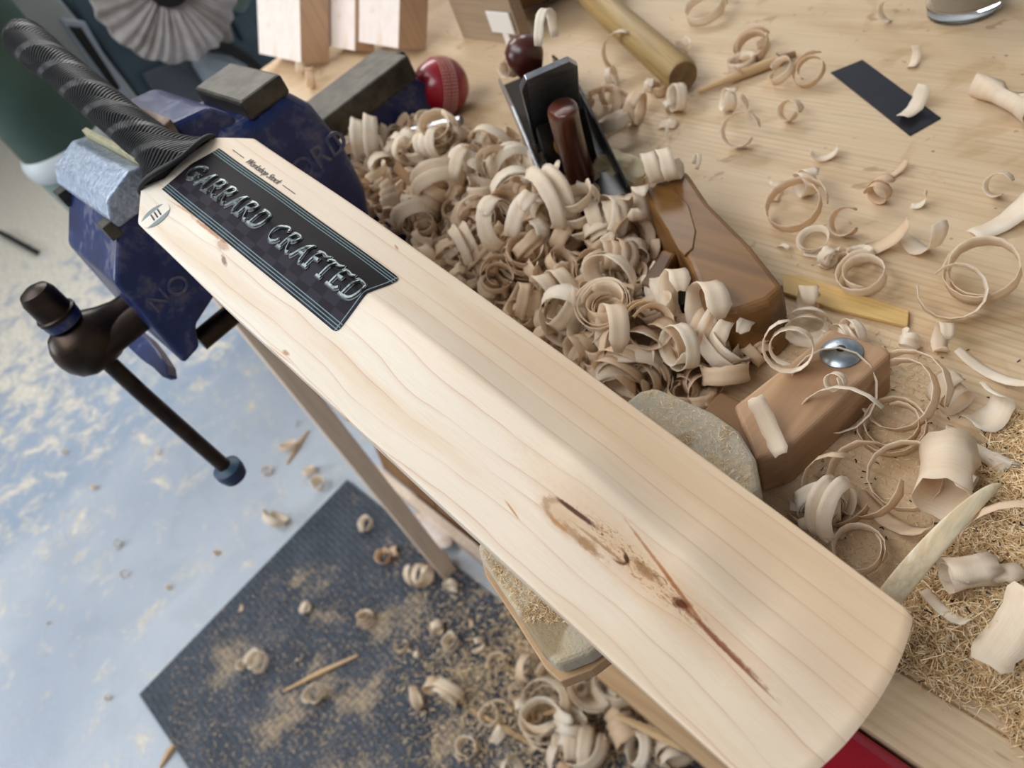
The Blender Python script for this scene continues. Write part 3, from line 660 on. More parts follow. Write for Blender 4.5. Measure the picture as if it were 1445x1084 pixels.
# ------------------------------------------------------------------ metal bench plane
pl_a = P(815, 285, .9); pl_b = P(735, 120, .9)
axis = Vector((-.837, .547, 0)).normalized()
jp = empty('bench_plane', (-.572, .440, .922), (0, 0, math.atan2(axis.y, axis.x)), label='black steel hand plane with rosewood handle and knob, half buried in shavings', cat='hand plane')
# local x forwards (heel at x=-.09, toe at x=.20), z up
mk = M['mblack']; jp.scale = (1.06, 1.1, 1.06)
blk = pm('black_japanning', (16, 17, 20), (26, 27, 30), .32, .3, scale=60)
box('sole', (-.10, -.032, 0), (.21, .032, .006), blk, jp, .001)
for sy in (-1, 1):
    prism('cheek', [(-.095, sy*.030, .004), (.205, sy*.030, .004), (.20, sy*.030, .020), (.12, sy*.030, .040), (.06, sy*.030, .052), (.0, sy*.030, .040), (-.09, sy*.030, .016)], (0, sy*.003, 0), M['steel'] if sy > 0 else blk, jp, .001)
ir = Vector((-.71, 0, .71))
prism('blade_iron', [(.055, -.024, .006), (.055, .024, .006), (-.055, .024, .118), (-.062, .018, .128), (-.062, -.018, .128), (-.055, -.024, .118)], (.0035, 0, .0035), M['steel'], jp, .0006)
prism('lever_cap', [(.060, -.022, .018), (.060, .022, .018), (-.018, .020, .098), (-.026, .012, .106), (-.026, -.012, .106), (-.018, -.020, .098)], (.006, 0, .006), blk, jp, .0015)
prism('frog', [(.045, -.022, .006), (-.04, -.022, .075), (-.02, -.022, .02), (-.02, -.022, .006)], (0, .044, 0), blk, jp, .001)
lathe('adjuster_wheel', (-.030, 0, .045), (-1, 0, .3), [(0, .006), (.002, .013), (.010, .013), (.012, .006)], M['gold'], jp, 20)
tv = [(-.050, .006, .019), (-.053, .03, .0165), (-.058, .055, .0155), (-.066, .080, .0165), (-.079, .099, .0205), (-.088, .109, .0200)]
v, f = [], []
sec = [(1, 0), (.8, .7), (0, 1), (-.8, .7), (-1, 0), (-.8, -.7), (0, -1), (.8, -.7)]
for cx_, cz_, hw_ in tv:
    for a_, b_ in sec: v.append((cx_+a_*hw_*1.0, b_*.0135, cz_))
for i in range(len(tv)-1):
    for k in range(8): f.append((i*8+k, i*8+(k+1) % 8, (i+1)*8+(k+1) % 8, (i+1)*8+k))
f += [tuple(range(8)), tuple(range(len(tv)*8-1, len(tv)*8-9, -1))]
to = pyd('tote', v, f, M['rose'], jp, True); sb = to.modifiers.new('s', 'SUBSURF'); sb.levels = sb.render_levels = 2
lathe('knob', (.150, 0, .006), (0, 0, 1), [(0, .014), (.01, .013), (.022, .010), (.034, .015), (.046, .0195), (.058, .0185), (.066, .012), (.069, .004)], M['rose'], jp)

# ------------------------------------------------------------------ wooden plane lying on its side
wp = empty('wooden_plane', tuple(P(1010, 370)), label='worn honey-brown wooden block plane with a rounded notch, lying on its side', cat='hand plane')
def onb(px, py, z): q = P(px, py, z); return q
ztp = .955
body = [onb(a_, b_, ztp) for a_, b_ in ((905, 250), (925, 238), (970, 240), (1000, 285), (1060, 345), (1100, 395), (1106, 405), (1085, 424), (1040, 440), (1010, 442), (990, 420), (972, 372), (945, 330), (915, 285))]
W(prism('plane_body', body, (.004, -.004, -.055), M['honey'], wp, .005, 3), wp)
W(prism('end_grain', [onb(1104, 402, ztp-.004), onb(1012, 443, ztp-.004), onb(1012, 443, ztp-.004)+Vector((.004, -.004, -.048)), onb(1104, 402, ztp-.004)+Vector((.004, -.004, -.048))], (.0015, -.0015, 0), M['darkend'], wp, .0005), wp)
notch = [onb(a_, b_, ztp+.0012) for a_, b_ in ((912, 262), (950, 264), (972, 290), (982, 325), (978, 350), (966, 360), (958, 352), (938, 318), (918, 285))]
W(prism('escapement', notch, (0, 0, -.003), woodm('escapement_wood', (108, 72, 28), (128, 88, 38), axis=0, fine=120, rough=.45, coat=.1), wp, .001), wp)
W(prism('plane_iron', [onb(a_, b_, .918) for a_, b_ in ((945, 395), (968, 365), (985, 400), (990, 430), (960, 430))], (0, 0, -.012), M['dsteel'], wp, .001), wp)
W(prism('wedge', [onb(a_, b_, .94) for a_, b_ in ((902, 400), (935, 350), (955, 355), (924, 412))], (0, 0, -.03), M['honey'], wp, .003), wp)

# ------------------------------------------------------------------ bat rest: arm, bolt, felt pad
br = empty('bat_rest', tuple(P(1130, 590)), label='wooden bat rest bolted to the bench with a grey felt covered pad under the bat', cat='bat rest')
arm = [P(a_, b_, .938) for a_, b_ in ((1035, 572), (1150, 482), (1170, 462), (1252, 490), (1258, 500), (1110, 635), (1068, 650))]
W(prism('arm', arm, (0, 0, -.0378), M['armw'], br, .003, 3), br)
bp = P(1187, 499, .938)
W(lathe('bolt_head', (bp.x, bp.y, .9382), (0, 0, 1), [(0, .0134), (.001, .0136), (.0028, .0118), (.0042, .0078), (.0048, .003), (.0048, .0002)], M['zinc'], br, 36), br)
W(lathe('bolt_centre', (bp.x, bp.y, .9429), (0, 0, 1), [(0, .0030), (.0004, .0030), (.0005, .0015)], M['dsteel'], br, 20), br)
out = [P(a_, b_, .965) for a_, b_ in ((672, 768), (677, 788), (720, 852), (762, 918), (784, 938), (830, 920))]+[Vector((-.178, .13, .965))]+[P(a_, b_, .965) for a_, b_ in ((1073, 690), (1066, 645), (1042, 606), (1005, 580), (960, 560), (925, 545), (903, 550))]+[Vector((-.305, .14, .965))]
def m_felt():
    t = NT('grey_felt'); o = t.coord(); n = t.noise(o, 420, 5, .7); d_ = t.ramp(t.noise(o, 30, 5, .7), [(.45, BW(0)), (.6, BW(1))])
    wx = t.ramp(t.noise(o, 17, 3, .5), [(.60, BW(0)), (.64, BW(1))])
    col = t.mix(t.math('MULTIPLY', n, .5), lin((178, 167, 148)), lin((212, 202, 184)))
    col = t.mix(t.math('MULTIPLY', d_, .55), col, lin((206, 188, 148))); col = t.mix(t.math('MULTIPLY', wx, .6), col, lin((140, 112, 66)))
    t.bump(n, .8, .002); return t.fin(col, .95, 0, .2)
M['felt'] = m_felt()
W(prism('felt_pad', out, (0, 0, -.016), M['felt'], br, .004, 3), br)
W(prism('pad_board', [p+Vector((0, -.0036 if p.y < .1 else 0, -.0170)) for p in out], (0, 0, -.010), woodm('pad_board_wood', (196, 164, 124), (156, 116, 76), axis=2, fine=300, rough=.5), br, .001), br)
W(box('pad_bracket', (-.262, .135, .9003), (-.212, .262, .9315), M['honey'], br, .002), br)
bpad = P(832, 922, .93)
# red beam clamped under the bench front
rb = box('red_clamp_beam', (-.250, .083, .845), (.32, .1297, .8985), M['red'], None, .008)
tag(rb, 'glossy red metal beam below the front edge of the bench', 'beam')

# ------------------------------------------------------------------ small things on the bench
c4 = [P(*q, .9012) for q in ((1172, 102), (1217, 84), (1328, 166), (1284, 191))]
cc_ = sum(c4, Vector())/4
ca = empty('abrasive_card', tuple(cc_), label='flat black rectangular card lying on the bare bench top', cat='card')
W(prism('card_sheet', c4, (0, 0, -.0010), M['black'], ca, .0003), ca)
q = P(1360, 13, .9); gd = empty('glass_dish', (q.x, q.y+.0, .9), label='round clear glass jar base at the top right edge of the bench', cat='jar')
gm = NT('clear_glass'); gm.b.inputs['Transmission Weight'].default_value = 1; gm.b.inputs['IOR'].default_value = 1.45; gm.fin(lin((236, 240, 242)), .03)
lathe('glass_wall', (0, 0, .0003), (0, 0, 1), [(0, .030), (.002, .0335), (.012, .0345), (.05, .0345), (.050, .0315), (.014, .0310), (.010, .026), (.0095, .0)], gm.m, gd, 48)
lathe('jar_contents', (0, 0, .0115), (0, 0, 1), [(0, .0295), (.016, .0300), (.0161, .0)], pm('grey_brown_wax', (206, 186, 160), (214, 194, 168), .4), gd, 40)
st_ = [P(*q, .904) for q in ((1105, 386), (1130, 388), (1283, 438), (1281, 460), (1180, 436), (1105, 412))]
of = empty('wood_offcut', tuple(sum(st_, Vector())/6), label='thin flat yellow wood strip on the bench right of the wooden plane', cat='offcut')
W(prism('strip', st_, (0, 0, -.0035), M['strip'], of, .0008), of)
a_, b_ = P(985, 130, .905), P(1122, 77, .905)
sk = empty('wood_stick', tuple(a_), (0, 0, math.atan2(b_.y-a_.y, b_.x-a_.x)), label='round brown-tipped stick beside the mallet handle', cat='stick'); ll = (b_-a_).length; sk.location.z = .9055
tube('shaft', [(0, 0, 0), (ll*.5, 0, .001), (ll*.84, 0, .0005)], [.003, .0055, .0055], M['stick'], sk, 12)
tube('tip', [(ll*.84, 0, .0005), (ll, 0, 0)], [.0052, .0035], M['malhead'], sk, 12)
box('ink_mark', (ll*.83, -.0056, .0), (ll*.845, .0056, .0062), M['ink'], sk, .001)
q = P(868, 262, .9); bm = bmesh.new(); bmesh.ops.create_icosphere(bm, subdivisions=4, radius=1)
for v_ in bm.verts:
    n_ = noise.noise(v_.co*2.3)*.28+noise.noise(v_.co*7)*.10; v_.co = Vector((v_.co.x*.034, v_.co.y*.026, max(v_.co.z, -.6)*.020))*(1+n_)
me = bpy.data.meshes.new('wax_wad'); bm.to_mesh(me); bm.free(); o = link('wax_wad', me, M['wad'], None, True); o.location = (q.x, q.y, .913)
tag(o, 'crumpled cream rag wad between the steel plane and the wooden plane', 'rag')
q = P(625, 208, .92); o = tube('steel_rod', [(0, 0, 0), (.06, .03, .004)], .005, M['steel'], None, 14); o.location = (q.x-.03, q.y-.01, .945); tag(o, 'bright steel rod end poking from the shavings by the vise', 'rod')
# long curved sliver standing against the toe
sv = []
path = [P(1225, 880, .915), P(1286, 805, .934), P(1330, 755, .942), P(1368, 716, .944), P(1398, 690, .940), P(1412, 684, .933)]
wd = [.0070, .0072, .0064, .0050, .0034, .0014]; f = []
for i, p in enumerate(path):
    d_ = (path[min(i+1, 5)]-path[max(i-1, 0)]).normalized(); sd = d_.cross(Vector((CC-np.array(p)))).normalized(); up_ = sd.cross(d_).normalized()
    if up_.z < 0: up_ = -up_
    for a_, b_ in ((-1, 0), (-.9, .0016), (0, .0024), (.9, .0016), (1, 0), (0, -.0012)): sv.append(p+sd*wd[i]*a_+up_*b_)
for i in range(5):
    for k in range(6): f.append((i*6+k, i*6+(k+1) % 6, (i+1)*6+(k+1) % 6, (i+1)*6+k))
f += [tuple(range(6)), tuple(range(35, 29, -1))]
o = pyd('wood_sliver', sv, f, M['sliver'], None, True); tag(o, 'long curved pale wood sliver rising beside the toe of the bat', 'sliver')
o.modifiers.new('s', 'SUBSURF').render_levels = 2

# ------------------------------------------------------------------ shavings
def curl_data(r, turns, wid, helix=0., grow=.35, seg=16, wob=.06, seed=0, thick=.00045, flare=0., bend=0.):
    """one strip rolled about local z; returns verts, faces, uvs"""
    rnd = random.Random(seed); n = max(6, int(seg*turns)); V_, U_ = [], []; ph = rnd.random()*6; cols = 4
    for i in range(n+1):
        u = i/n; th = u*turns*2*PI; rr = r*(1-grow*u)*(1+wob*math.sin(th*1.3+ph)+wob*.5*math.sin(th*2.7))
        wi = wid*(1-.25*rnd.random())*(.45 if turns > .6 else .92) if i in (0, n) else wid*(1+.06*math.sin(3*th+ph))
        jag = [(rnd.random()-.5)*.10*wid, (rnd.random()-.5)*.10*wid]
        for j in range(cols):
            a = j/(cols-1)-.5; fl = r*flare*(a+.5); cup = -.06*wid*(1-4*a*a)
            z = a*wi+helix*u*turns+(jag[0] if j == 0 else jag[1] if j == cols-1 else 0)+bend*math.sin(th)*wid
            R_ = rr+fl+cup; th2 = th+((rnd.random()-.5)*.10*wid/r if i in (0, n) else 0)
            V_.append((R_*math.cos(th2), R_*math.sin(th2), z)); U_.append((u*turns*r*2*PI*8, j/(cols-1)))
    N = len(V_)
    for i in range(n+1):
        for j in range(cols):
            x, y, z = V_[i*cols+j]; l_ = math.hypot(x, y) or 1; k = max(l_-thick, .0001)/l_; V_.append((x*k, y*k, z)); U_.append(U_[i*cols+j])
    F_ = []
    for i in range(n):
        for j in range(cols-1):
            a, b, c, d_ = i*cols+j, (i+1)*cols+j, (i+1)*cols+j+1, i*cols+j+1; F_.append((a, b, c, d_)); F_.append((N+d_, N+c, N+b, N+a))
        for j in (0, cols-1):
            a, b = i*cols+j, (i+1)*cols+j; q = (a, N+a, N+b, b); F_.append(q if j == 0 else q[::-1])
    for i in (0, n):
        for j in range(cols-1): a, b = i*cols+j, i*cols+j+1; q = (a, b, N+b, N+a); F_.append(q if i == 0 else q[::-1])
    return V_, F_, U_
def mk_mesh(name, V_, F_, U_, m):
    me = bpy.data.meshes.new(name); me.from_pydata(V_, [], F_); uv = me.uv_layers.new(name='UVMap')
    li = np.zeros(len(me.loops), dtype=np.int32); me.loops.foreach_get('vertex_index', li)
    uv.data.foreach_set('uv', np.array(U_, dtype=np.float32)[li].ravel())
    me.polygons.foreach_set('use_smooth', [True]*len(me.polygons)); me.materials.append(m); me.update(); return me
KINDS = []
rk = random.Random(3)
for i in range(26):
    t = rk.choice([.55, .8, 1.0, 1.2, 1.6, 2.1, 2.6]); r = .001*rk.choice([9, 11, 13, 15, 17, 20]); wd_ = .001*rk.uniform(8, 14)
    hx = wd_*rk.choice([0, .1, .5, .9, 1.1]) if t > 1 else 0
    dta = curl_data(r, t, wd_, hx, rk.uniform(.05, .55), 20, rk.uniform(.02, .10), i, flare=rk.choice([0, 0, .15, .3]))
    KINDS.append((mk_mesh('shaving_curl', *dta, M['shav'] if i % 4 else M['shav2']), dta, r, wd_))
FLATS = []
for i in range(8):
    dta = curl_data(.001*rk.uniform(25, 50), rk.uniform(.10, .28), .001*rk.uniform(7, 15), 0, .2, 40, .05, 100+i)
    FLATS.append((mk_mesh('shaving_flake', *dta, M['shav'] if i % 2 else M['shav2']), dta, .03, .01))
def npv(d): return np.array(d[0])
def eul(t, a, s): return Matrix.Rotation(a, 3, 'Z')@Matrix.Rotation(t, 3, 'X')@Matrix.Rotation(s, 3, 'Z')
NSH = 0
def put(k, x, y, z, R, sc, label, group, cat='shaving', sink=0.):
    global NSH
    me, dta, _, _ = k; a = npv(dta)*sc@np.array(R).T; mn = a[:, 2].min(); c = a.mean(0)
    o = bpy.data.objects.new('wood_shaving', me); COL.objects.link(o)
    o.matrix_world = Matrix.Translation((x-c[0], y-c[1], z-mn-sink))@(R.to_4x4()@Matrix.Scale(sc, 4)); NSH += 1
    tag(o, label, cat, group); return o
# heap height over the bench
def inpoly(x, y, p):
    r = False
    for i in range(len(p)):
        a, b = p[i], p[i-1]
        if (a[1] > y) != (b[1] > y) and x < (b[0]-a[0])*(y-a[1])/(b[1]-a[1])+a[0]: r = not r
    return r
hp = [(P(*q, .91).x, P(*q, .91).y) for q in ((470, 250), (520, 215), (590, 196), (650, 188), (702, 196), (745, 225), (800, 262), (900, 300), (905, 345), (900, 400), (985, 440), (1060, 450), (1070, 480), (1045, 550), (985, 575), (900, 560), (780, 500), (640, 400), (500, 310))]
hb = (min(a for a, b in hp), max(a for a, b in hp), min(b for a, b in hp), max(b for a, b in hp))
def edge_d(x, y):
    d_ = 9
    for i in range(len(hp)):
        a = Vector(hp[i]); b = Vector(hp[i-1]); p = Vector((x, y)); t = max(0, min(1, (p-a).dot(b-a)/(b-a).length_squared)); d_ = min(d_, (a+(b-a)*t-p).length)
    return d_ if inpoly(x, y, hp) else -d_
def Hh(x, y): return .9+.042*max(0, min(1, (edge_d(x, y)+.01)/.07))**.7
rh = random.Random(11)
def rpt(rr):
    while True:
        x = rr.uniform(hb[0], hb[1]); y = rr.uniform(hb[2], hb[3])
        if inpoly(x, y, hp): return x, y
VV, FF, UU = [], [], []
def bake(k, x, y, z, R, sc):
    dta = k[1]; a = npv(dta)*sc@np.array(R).T; a += np.array([x, y, z-a[:, 2].min()]); n0 = len(VV)
    VV.extend(map(tuple, a)); FF.extend([tuple(n0+i for i in q) for q in dta[1]]); UU.extend(dta[2])
for i in range(520):
    x, y = rpt(rh); k = rh.choice(KINDS) if rh.random() < .8 else rh.choice(FLATS); h = Hh(x, y)
    bake(k, x, y, .9+rh.random()*max(h-.9-.012, .0), eul(rh.uniform(.2, 2.9), rh.uniform(0, 6.3), rh.uniform(0, 6.3)), rh.uniform(.6, 1.0))
me = mk_mesh('buried_shavings', VV, FF, UU, M['shav2']); o = link('buried_shavings', me); tag(o, 'dense layer of curled shavings underneath the heap beside the vise', 'shavings', kind='stuff')
def heap_label(x, y):
    c = [((P(560, 225, .93)), 'curled shaving in the heap right beside the blue vise', 'heap shavings beside the vise'), (P(690, 215, .93), 'curled shaving in the heap in front of the black steel plane', 'heap shavings by the steel plane'),
         (P(660, 320, .93), 'curled shaving in the heap along the upper edge of the bat', 'heap shavings along the bat'), (P(790, 330, .93), 'curled shaving in the middle of the heap between both planes', 'heap shavings in the middle'),
         (P(880, 430, .93), 'curled shaving in the heap beside the wooden plane', 'heap shavings by the wooden plane'), (P(1000, 500, .93), 'curled shaving in the heap beside the felt pad and wooden arm', 'heap shavings by the felt pad')]
    b = min(c, key=lambda q: (q[0].x-x)**2+(q[0].y-y)**2); return b[1], b[2]
for i in range(165):
    for _ in range(30):
        x, y = rpt(rh)
        if y > .19: break
    k = rh.choice(KINDS) if rh.random() < .88 else rh.choice(FLATS); h = Hh(x, y)
    put(k, x, y, h-.012+rh.uniform(-.006, .008), eul(rh.choice([rh.uniform(.9, 1.9), rh.uniform(0, 3.1)]), rh.uniform(0, 6.3), rh.uniform(0, 6.3)), rh.uniform(.8, 1.3), *heap_label(x, y))
# individually placed shavings: px, py, surface z, radius mm, turns, width mm, helix, grow, tilt deg, azimuth deg, spin deg, label
SH = [
 (936, 246, .956, 15, 2.0, 12, 13, .12, 88, -50, 200, 'white double coil shaving perched on top of the wooden plane'),
 (985, 232, .956, 9, .6, 4, 0, .1, 60, -50, 0, 'tiny splinter shaving right of the coil on the wooden plane'),
 (900, 165, .900, 19, 1.3, 13, 3, .25, 78, -75, 40, 'round cream coil shaving standing below the mallet handle'),
 (958, 148, .900, 17, .9, 12, 2, .2, 70, -30, 150, 'open loop shaving just under the end of the mallet handle'),
 (918, 128, .905, 9, 1.2, 9, 2, .2, 75, -60, 20, 'small tight curl below the mallet handle end'),
 (745, 318, .935, 25, 1.5, 15, 4, .3, 62, -70, 60, 'largest cream loop shaving in the middle of the heap'),
 (660, 250, .935, 26, .62, 14, 0, .1, 70, -60, 20, 'wide arching shaving near the middle left of the heap'),
 (500, 232, .935, 24, .60, 12, 0, .1, 74, -62, 30, 'white arching shaving against the blue vise body'),
 (865, 318, .930, 15, 2.2, 13, 16, .05, 86, -50, 90, 'pale corkscrew shaving beside the wedge of the wooden plane'),
 (905, 300, .935, 16, .9, 14, 8, .05, 84, -48, 60, 'white half loop leaning on the wooden plane side'),
 (800, 445, .925, 21, 1.8, 12, 2, .35, 40, -60, 60, 'spiral shaving open to the camera close to the bat edge'),
 (955, 425, .930, 22, .65, 15, 0, .15, 72, -40, 50, 'broad white arch shaving in front of the dark plane mouth'),
 (1000, 455, .925, 25, .75, 17, 0, .1, 70, -35, 30, 'thick white loop shaving below the end of the wooden plane'),
 (960, 505, .925, 20, 1.6, 12, 5, .35, 66, -20, 160, 'knotted white shaving beside the felt pad'),
 (870, 480, .925, 26, .7, 15, 0, .15, 66, -40, 10, 'white ribbon shaving lying along the bat edge'),
 (1075, 462, .905, 14, 1.4, 6, 4, .3, 80, -20, 0, 'thin stringy curl left of the bolt'),
 (1110, 505, .940, 19, 1.5, 9, 3, .4, 60, 30, 90, 'matted stringy shaving knot lying on the wooden arm'),
 (1185, 560, .905, 30, .75, 9, 0, .1, 40, 40, 250, 'long white ribbon looping over the edge of the wooden arm'),
 (1085, 605, .942, 42, .17, 11, 0, .1, 75, 140, 260, 'flat grey-white curved flake on the wooden arm'),
 (1140, 428, .905, 15, .8, 13, 0, .5, 80, -55, 30, 'rolled-end shaving by the yellow wood strip'),
 (1212, 392, .900, 20, 1.6, 13, 1, .35, 14, 0, 90, 'round ring shaving above the yellow wood strip'),
 (1128, 290, .900, 27, 1.2, 10, 1, .2, 20, 0, 20, 'faint large ring shaving right of the wooden plane'),
 (1095, 275, .900, 10, .7, 11, 0, .2, 80, -70, 60, 'small white hoop shaving left of a white cluster'),
 (1138, 268, .900, 13, 1.3, 13, 5, .2, 75, -30, 60, 'bright white bunched shaving in the middle of the bench'),
 (1190, 325, .900, 13, .8, 16, 3, .2, 50, 10, 60, 'golden upright folded shaving on the bench'),
 (1160, 355, .900, 35, .14, 8, 0, .1, 85, 20, 250, 'white pointed flake right of the wooden plane'),
 (1242, 345, .900, 45, .20, 18, 0, .1, 80, 35, 255, 'flat beige flake lying near the bench middle'),
 (1305, 355, .900, 26, .40, 14, 0, .1, 84, -25, 240, 'folded cream ribbon shaving left of the large ring'),
 (1380, 388, .904, 25, 1.7, 13, 1, .12, 22, 0, 60, 'large double ring shaving on the right side of the bench'),
 (1345, 425, .900, 24, .9, 15, 0, .3, 40, 30, 170, 'wavy ribbon shaving below the large double ring'),
 (1300, 290, .900, 9, .4, 9, 0, .1, 80, 20, 250, 'tiny pink flake on the bare bench'),
 (1425, 305, .900, 50, .22, 19, 0, .1, 82, 60, 250, 'flat pinkish sheet shaving at the right edge of the bench'),
 (1405, 270, .900, 11, .8, 11, 2, .3, 60, 0, 30, 'small crumpled shaving near the right edge'),
 (1240, 278, .900, 11, 1.4, 10, 9, .2, 82, 0, 40, 'pink twisted curl in the bare middle of the bench'),
 (1265, 242, .900, 22, .18, 8, 0, .1, 80, 60, 250, 'small golden chip above the pink twisted curl'),
 (1165, 222, .900, 14, .4, 12, 0, .2, 80, 30, 200, 'cream chip shaving below the black card'),
 (1290, 152, .903, 22, .30, 15, 0, .1, 82, 80, 240, 'glossy white curved shaving resting on the black card'),
 (1290, 88, .900, 12, .38, 9, 0, .1, 78, 90, 240, 'small white hook shaving above the black card'),
 (1248, 28, .900, 12, .5, 10, 0, .1, 78, 0, 100, 'dome shaped cream shaving left of the glass jar'),
 (1115, 165, .900, 12, 1.0, 12, 2, .3, 60, 0, 0, 'cream bunched shaving left of the black card'),
 (1140, 105, .900, 20, 1.5, 8, 2, .45, 35, 0, 80, 'tangled ribbon curl between the stick and the black card'),
 (1060, 70, .900, 22, 1.5, 12, 1, .3, 25, 0, 60, 'faint ring shaving beyond the round stick'),
 (1000, 12, .900, 26, 1.1, 13, 1, .1, 15, 0, 20, 'wide white ring shaving at the top of the bench'),
 (1045, 195, .900, 20, .9, 13, 3, .3, 55, 20, 10, 'wavy cream shaving below the round stick'),
 (1030, 150, .900, 13, 1.1, 12, 2, .3, 70, -40, 60, 'squat curl shaving right of the handle end'),
 (1285, 672, .900, 23, 1.1, 8, 1, .08, 18, 0, 30, 'thin round ring shaving in front of the wide roll'),
 (1262, 605, .900, 22, 1.8, 9, 1, .35, 16, 0, 200, 'translucent ring shaving with a curl inside, behind the thin ring'),
 (1275, 558, .900, 30, 1.5, 11, 3, .3, 35, -20, 20, 'large loose spiral shaving right of the wooden arm'),
 (1338, 688, .900, 18, 1.2, 44, 0, .2, 76, 22, 20, 'wide pink barrel-rolled shaving near the dust pile'),
 (1380, 645, .900, 7, 1.6, 42, 0, .3, 88, 80, 20, 'long quill shaped roll shaving at the right'),
 (1395, 585, .902, 14, .6, 22, 0, .2, 72, 60, 210, 'torn white flake above the quill shaped roll'),
 (1340, 568, .900, 13, 1.5, 14, 6, .3, 84, 60, 30, 'cream roll shaving beside the large loose spiral'),
 (1215, 690, .900, 26, .8, 10, 0, .2, 30, -20, 120, 'golden hooped shaving close to the bat edge'),
 (1260, 735, .900, 50, .20, 12, 0, .1, 78, -20, 250, 'brownish grained flake under the thin ring'),
 (1160, 700, .900, 24, .55, 8, 0, .1, 60, 10, 90, 'curved tan ribbon next to the bat edge by the arm'),
 (1218, 778, .900, 15, 1.2, 11, 0, .08, 12, 0, 0, 'small round ring shaving beside the sliver'),
 (1165, 625, .900, 36, .5, 5, 0, .1, 60, 0, 60, 'thin arched strip beside the wooden arm'),
 (1365, 815, .912, 11, 1.7, 24, 0, .35, 82, -40, 30, 'ragged rolled tube shaving lying on the dust pile'),
 (1408, 815, .914, 8, .8, 20, 0, .3, 84, -50, 30, 'short half tube shaving right of the ragged rolled tube'),
 (1425, 890, .918, 40, .2, 20, 0, .1, 80, 85, 250, 'white block-like flake on the dust pile at the right edge'),
 (1335, 862, .912, 28, .2, 7, 0, .1, 80, -20, 250, 'small curved flake under the ragged rolled tube'),
 (1400, 770, .910, 34, .4, 6, 0, .1, 70, 20, 60, 'brown thin strip on the dust behind the sliver'),
 (1415, 530, .900, 60, .22, 8, 0, .1, 86, -20, 250, 'long flat strip of wood at the right edge'),
 (1330, 485, .900, 12, .9, 9, 0, .2, 78, -60, 40, 'short hooked ribbon above the spiral shavings'),
 (1180, 545, .942, 7, 1.2, 6, 2, .3, 60, 0, 0, 'tiny fuzzy curl on the wooden arm'),
 (1420, 150, .900, 12, 1.1, 70, 0, .35, 89, 62, 60, 'long cone rolled shaving touching the black card'),
 (870, 90, .900, 26, .45, 12, 0, .1, 75, 20, 60, 'broad upright ribbon beside the mallet handle'),
 (780, 62, 1.035, 30, .5, 9, 0, .1, 80, -60, 20, 'pale ribbon arching over the iron of the steel plane'),
 (722, 105, .955, 12, 1.3, 16, 2, .3, 60, 0, 40, 'white shaving bunched beside the plane knob'),
 (430, 98, .90, 16, 1.2, 14, 2, .2, 65, -40, 20, 'small curl between the vise and the widest cleft block'),
 (442, 118, .90, 16, 1.0, 13, 2, .2, 70, -30, 80, 'golden curl lying behind the anvil of the vise'),
]
for i, (px, py, z, r, t, wd_, hx, g, ti, az, spn, lab) in enumerate(SH):
    dta = curl_data(r*.001, t, wd_*.001, hx*.001, g, max(16, int(10/t)), .03, 500+i)
    m = M['shav2'] if any(c in lab for c in ('tan', 'golden', 'brown', 'faint', 'twisted', 'beige', 'translucent')) else M['shav']
    k = (mk_mesh('shaving_curl', *dta, m), dta, 0, 0); zz = z+.4*r*.001*(1 if t > .5 else .3); q = P(px, py, zz)
    put(k, q.x, q.y, z+.0003, eul(math.radians(ti), math.radians(az), math.radians(spn)), 1.0, lab, None)
# loose shavings round the spirals and behind, alike ones
def scatter(px0, px1, py0, py1, n, z, lab, grp, seed, smin, smax, keep=None, kinds=None):
    r_ = random.Random(seed); c = 0
    while c < n:
        px, py = r_.uniform(px0, px1), r_.uniform(py0, py1)
        if keep and not keep(px, py): continue
        q = P(px, py, z); k = r_.choice(kinds or (KINDS+FLATS*2))
        put(k, q.x, q.y, z+.0003, eul(r_.choice([r_.uniform(0, .5), r_.uniform(1.2, 1.8)]), r_.uniform(0, 6.3), r_.uniform(0, 6.3)), r_.uniform(smin, smax), lab, grp); c += 1
scatter(820, 1130, 40, 200, 14, .9, 'loose cream shaving scattered around the mallet handle', 'shavings round the mallet handle', 21, .6, 1.0, lambda x, y: abs(y-(105+.8*(x-963))) > 40 or x > 1000)
scatter(1110, 1330, 520, 800, 12, .9, 'loose tan shaving among the ring shavings beside the bat toe', 'shavings beside the bat toe', 22, .6, .9, lambda x, y: y > 700-(1.0*(1130-x)) and (y-750) < .77*(x-1180) and x > 1230-(y-520)*.4)
scatter(1060, 1300, 340, 500, 12, .9, 'small loose shaving around the yellow wood strip', 'shavings round the yellow strip', 23, .4, .7)
scatter(900, 1110, 40, 110, 4, .9, 'pale shaving behind the mallet handle end', 'shavings behind the handle', 24, .6, .9, lambda x, y: x > 960)

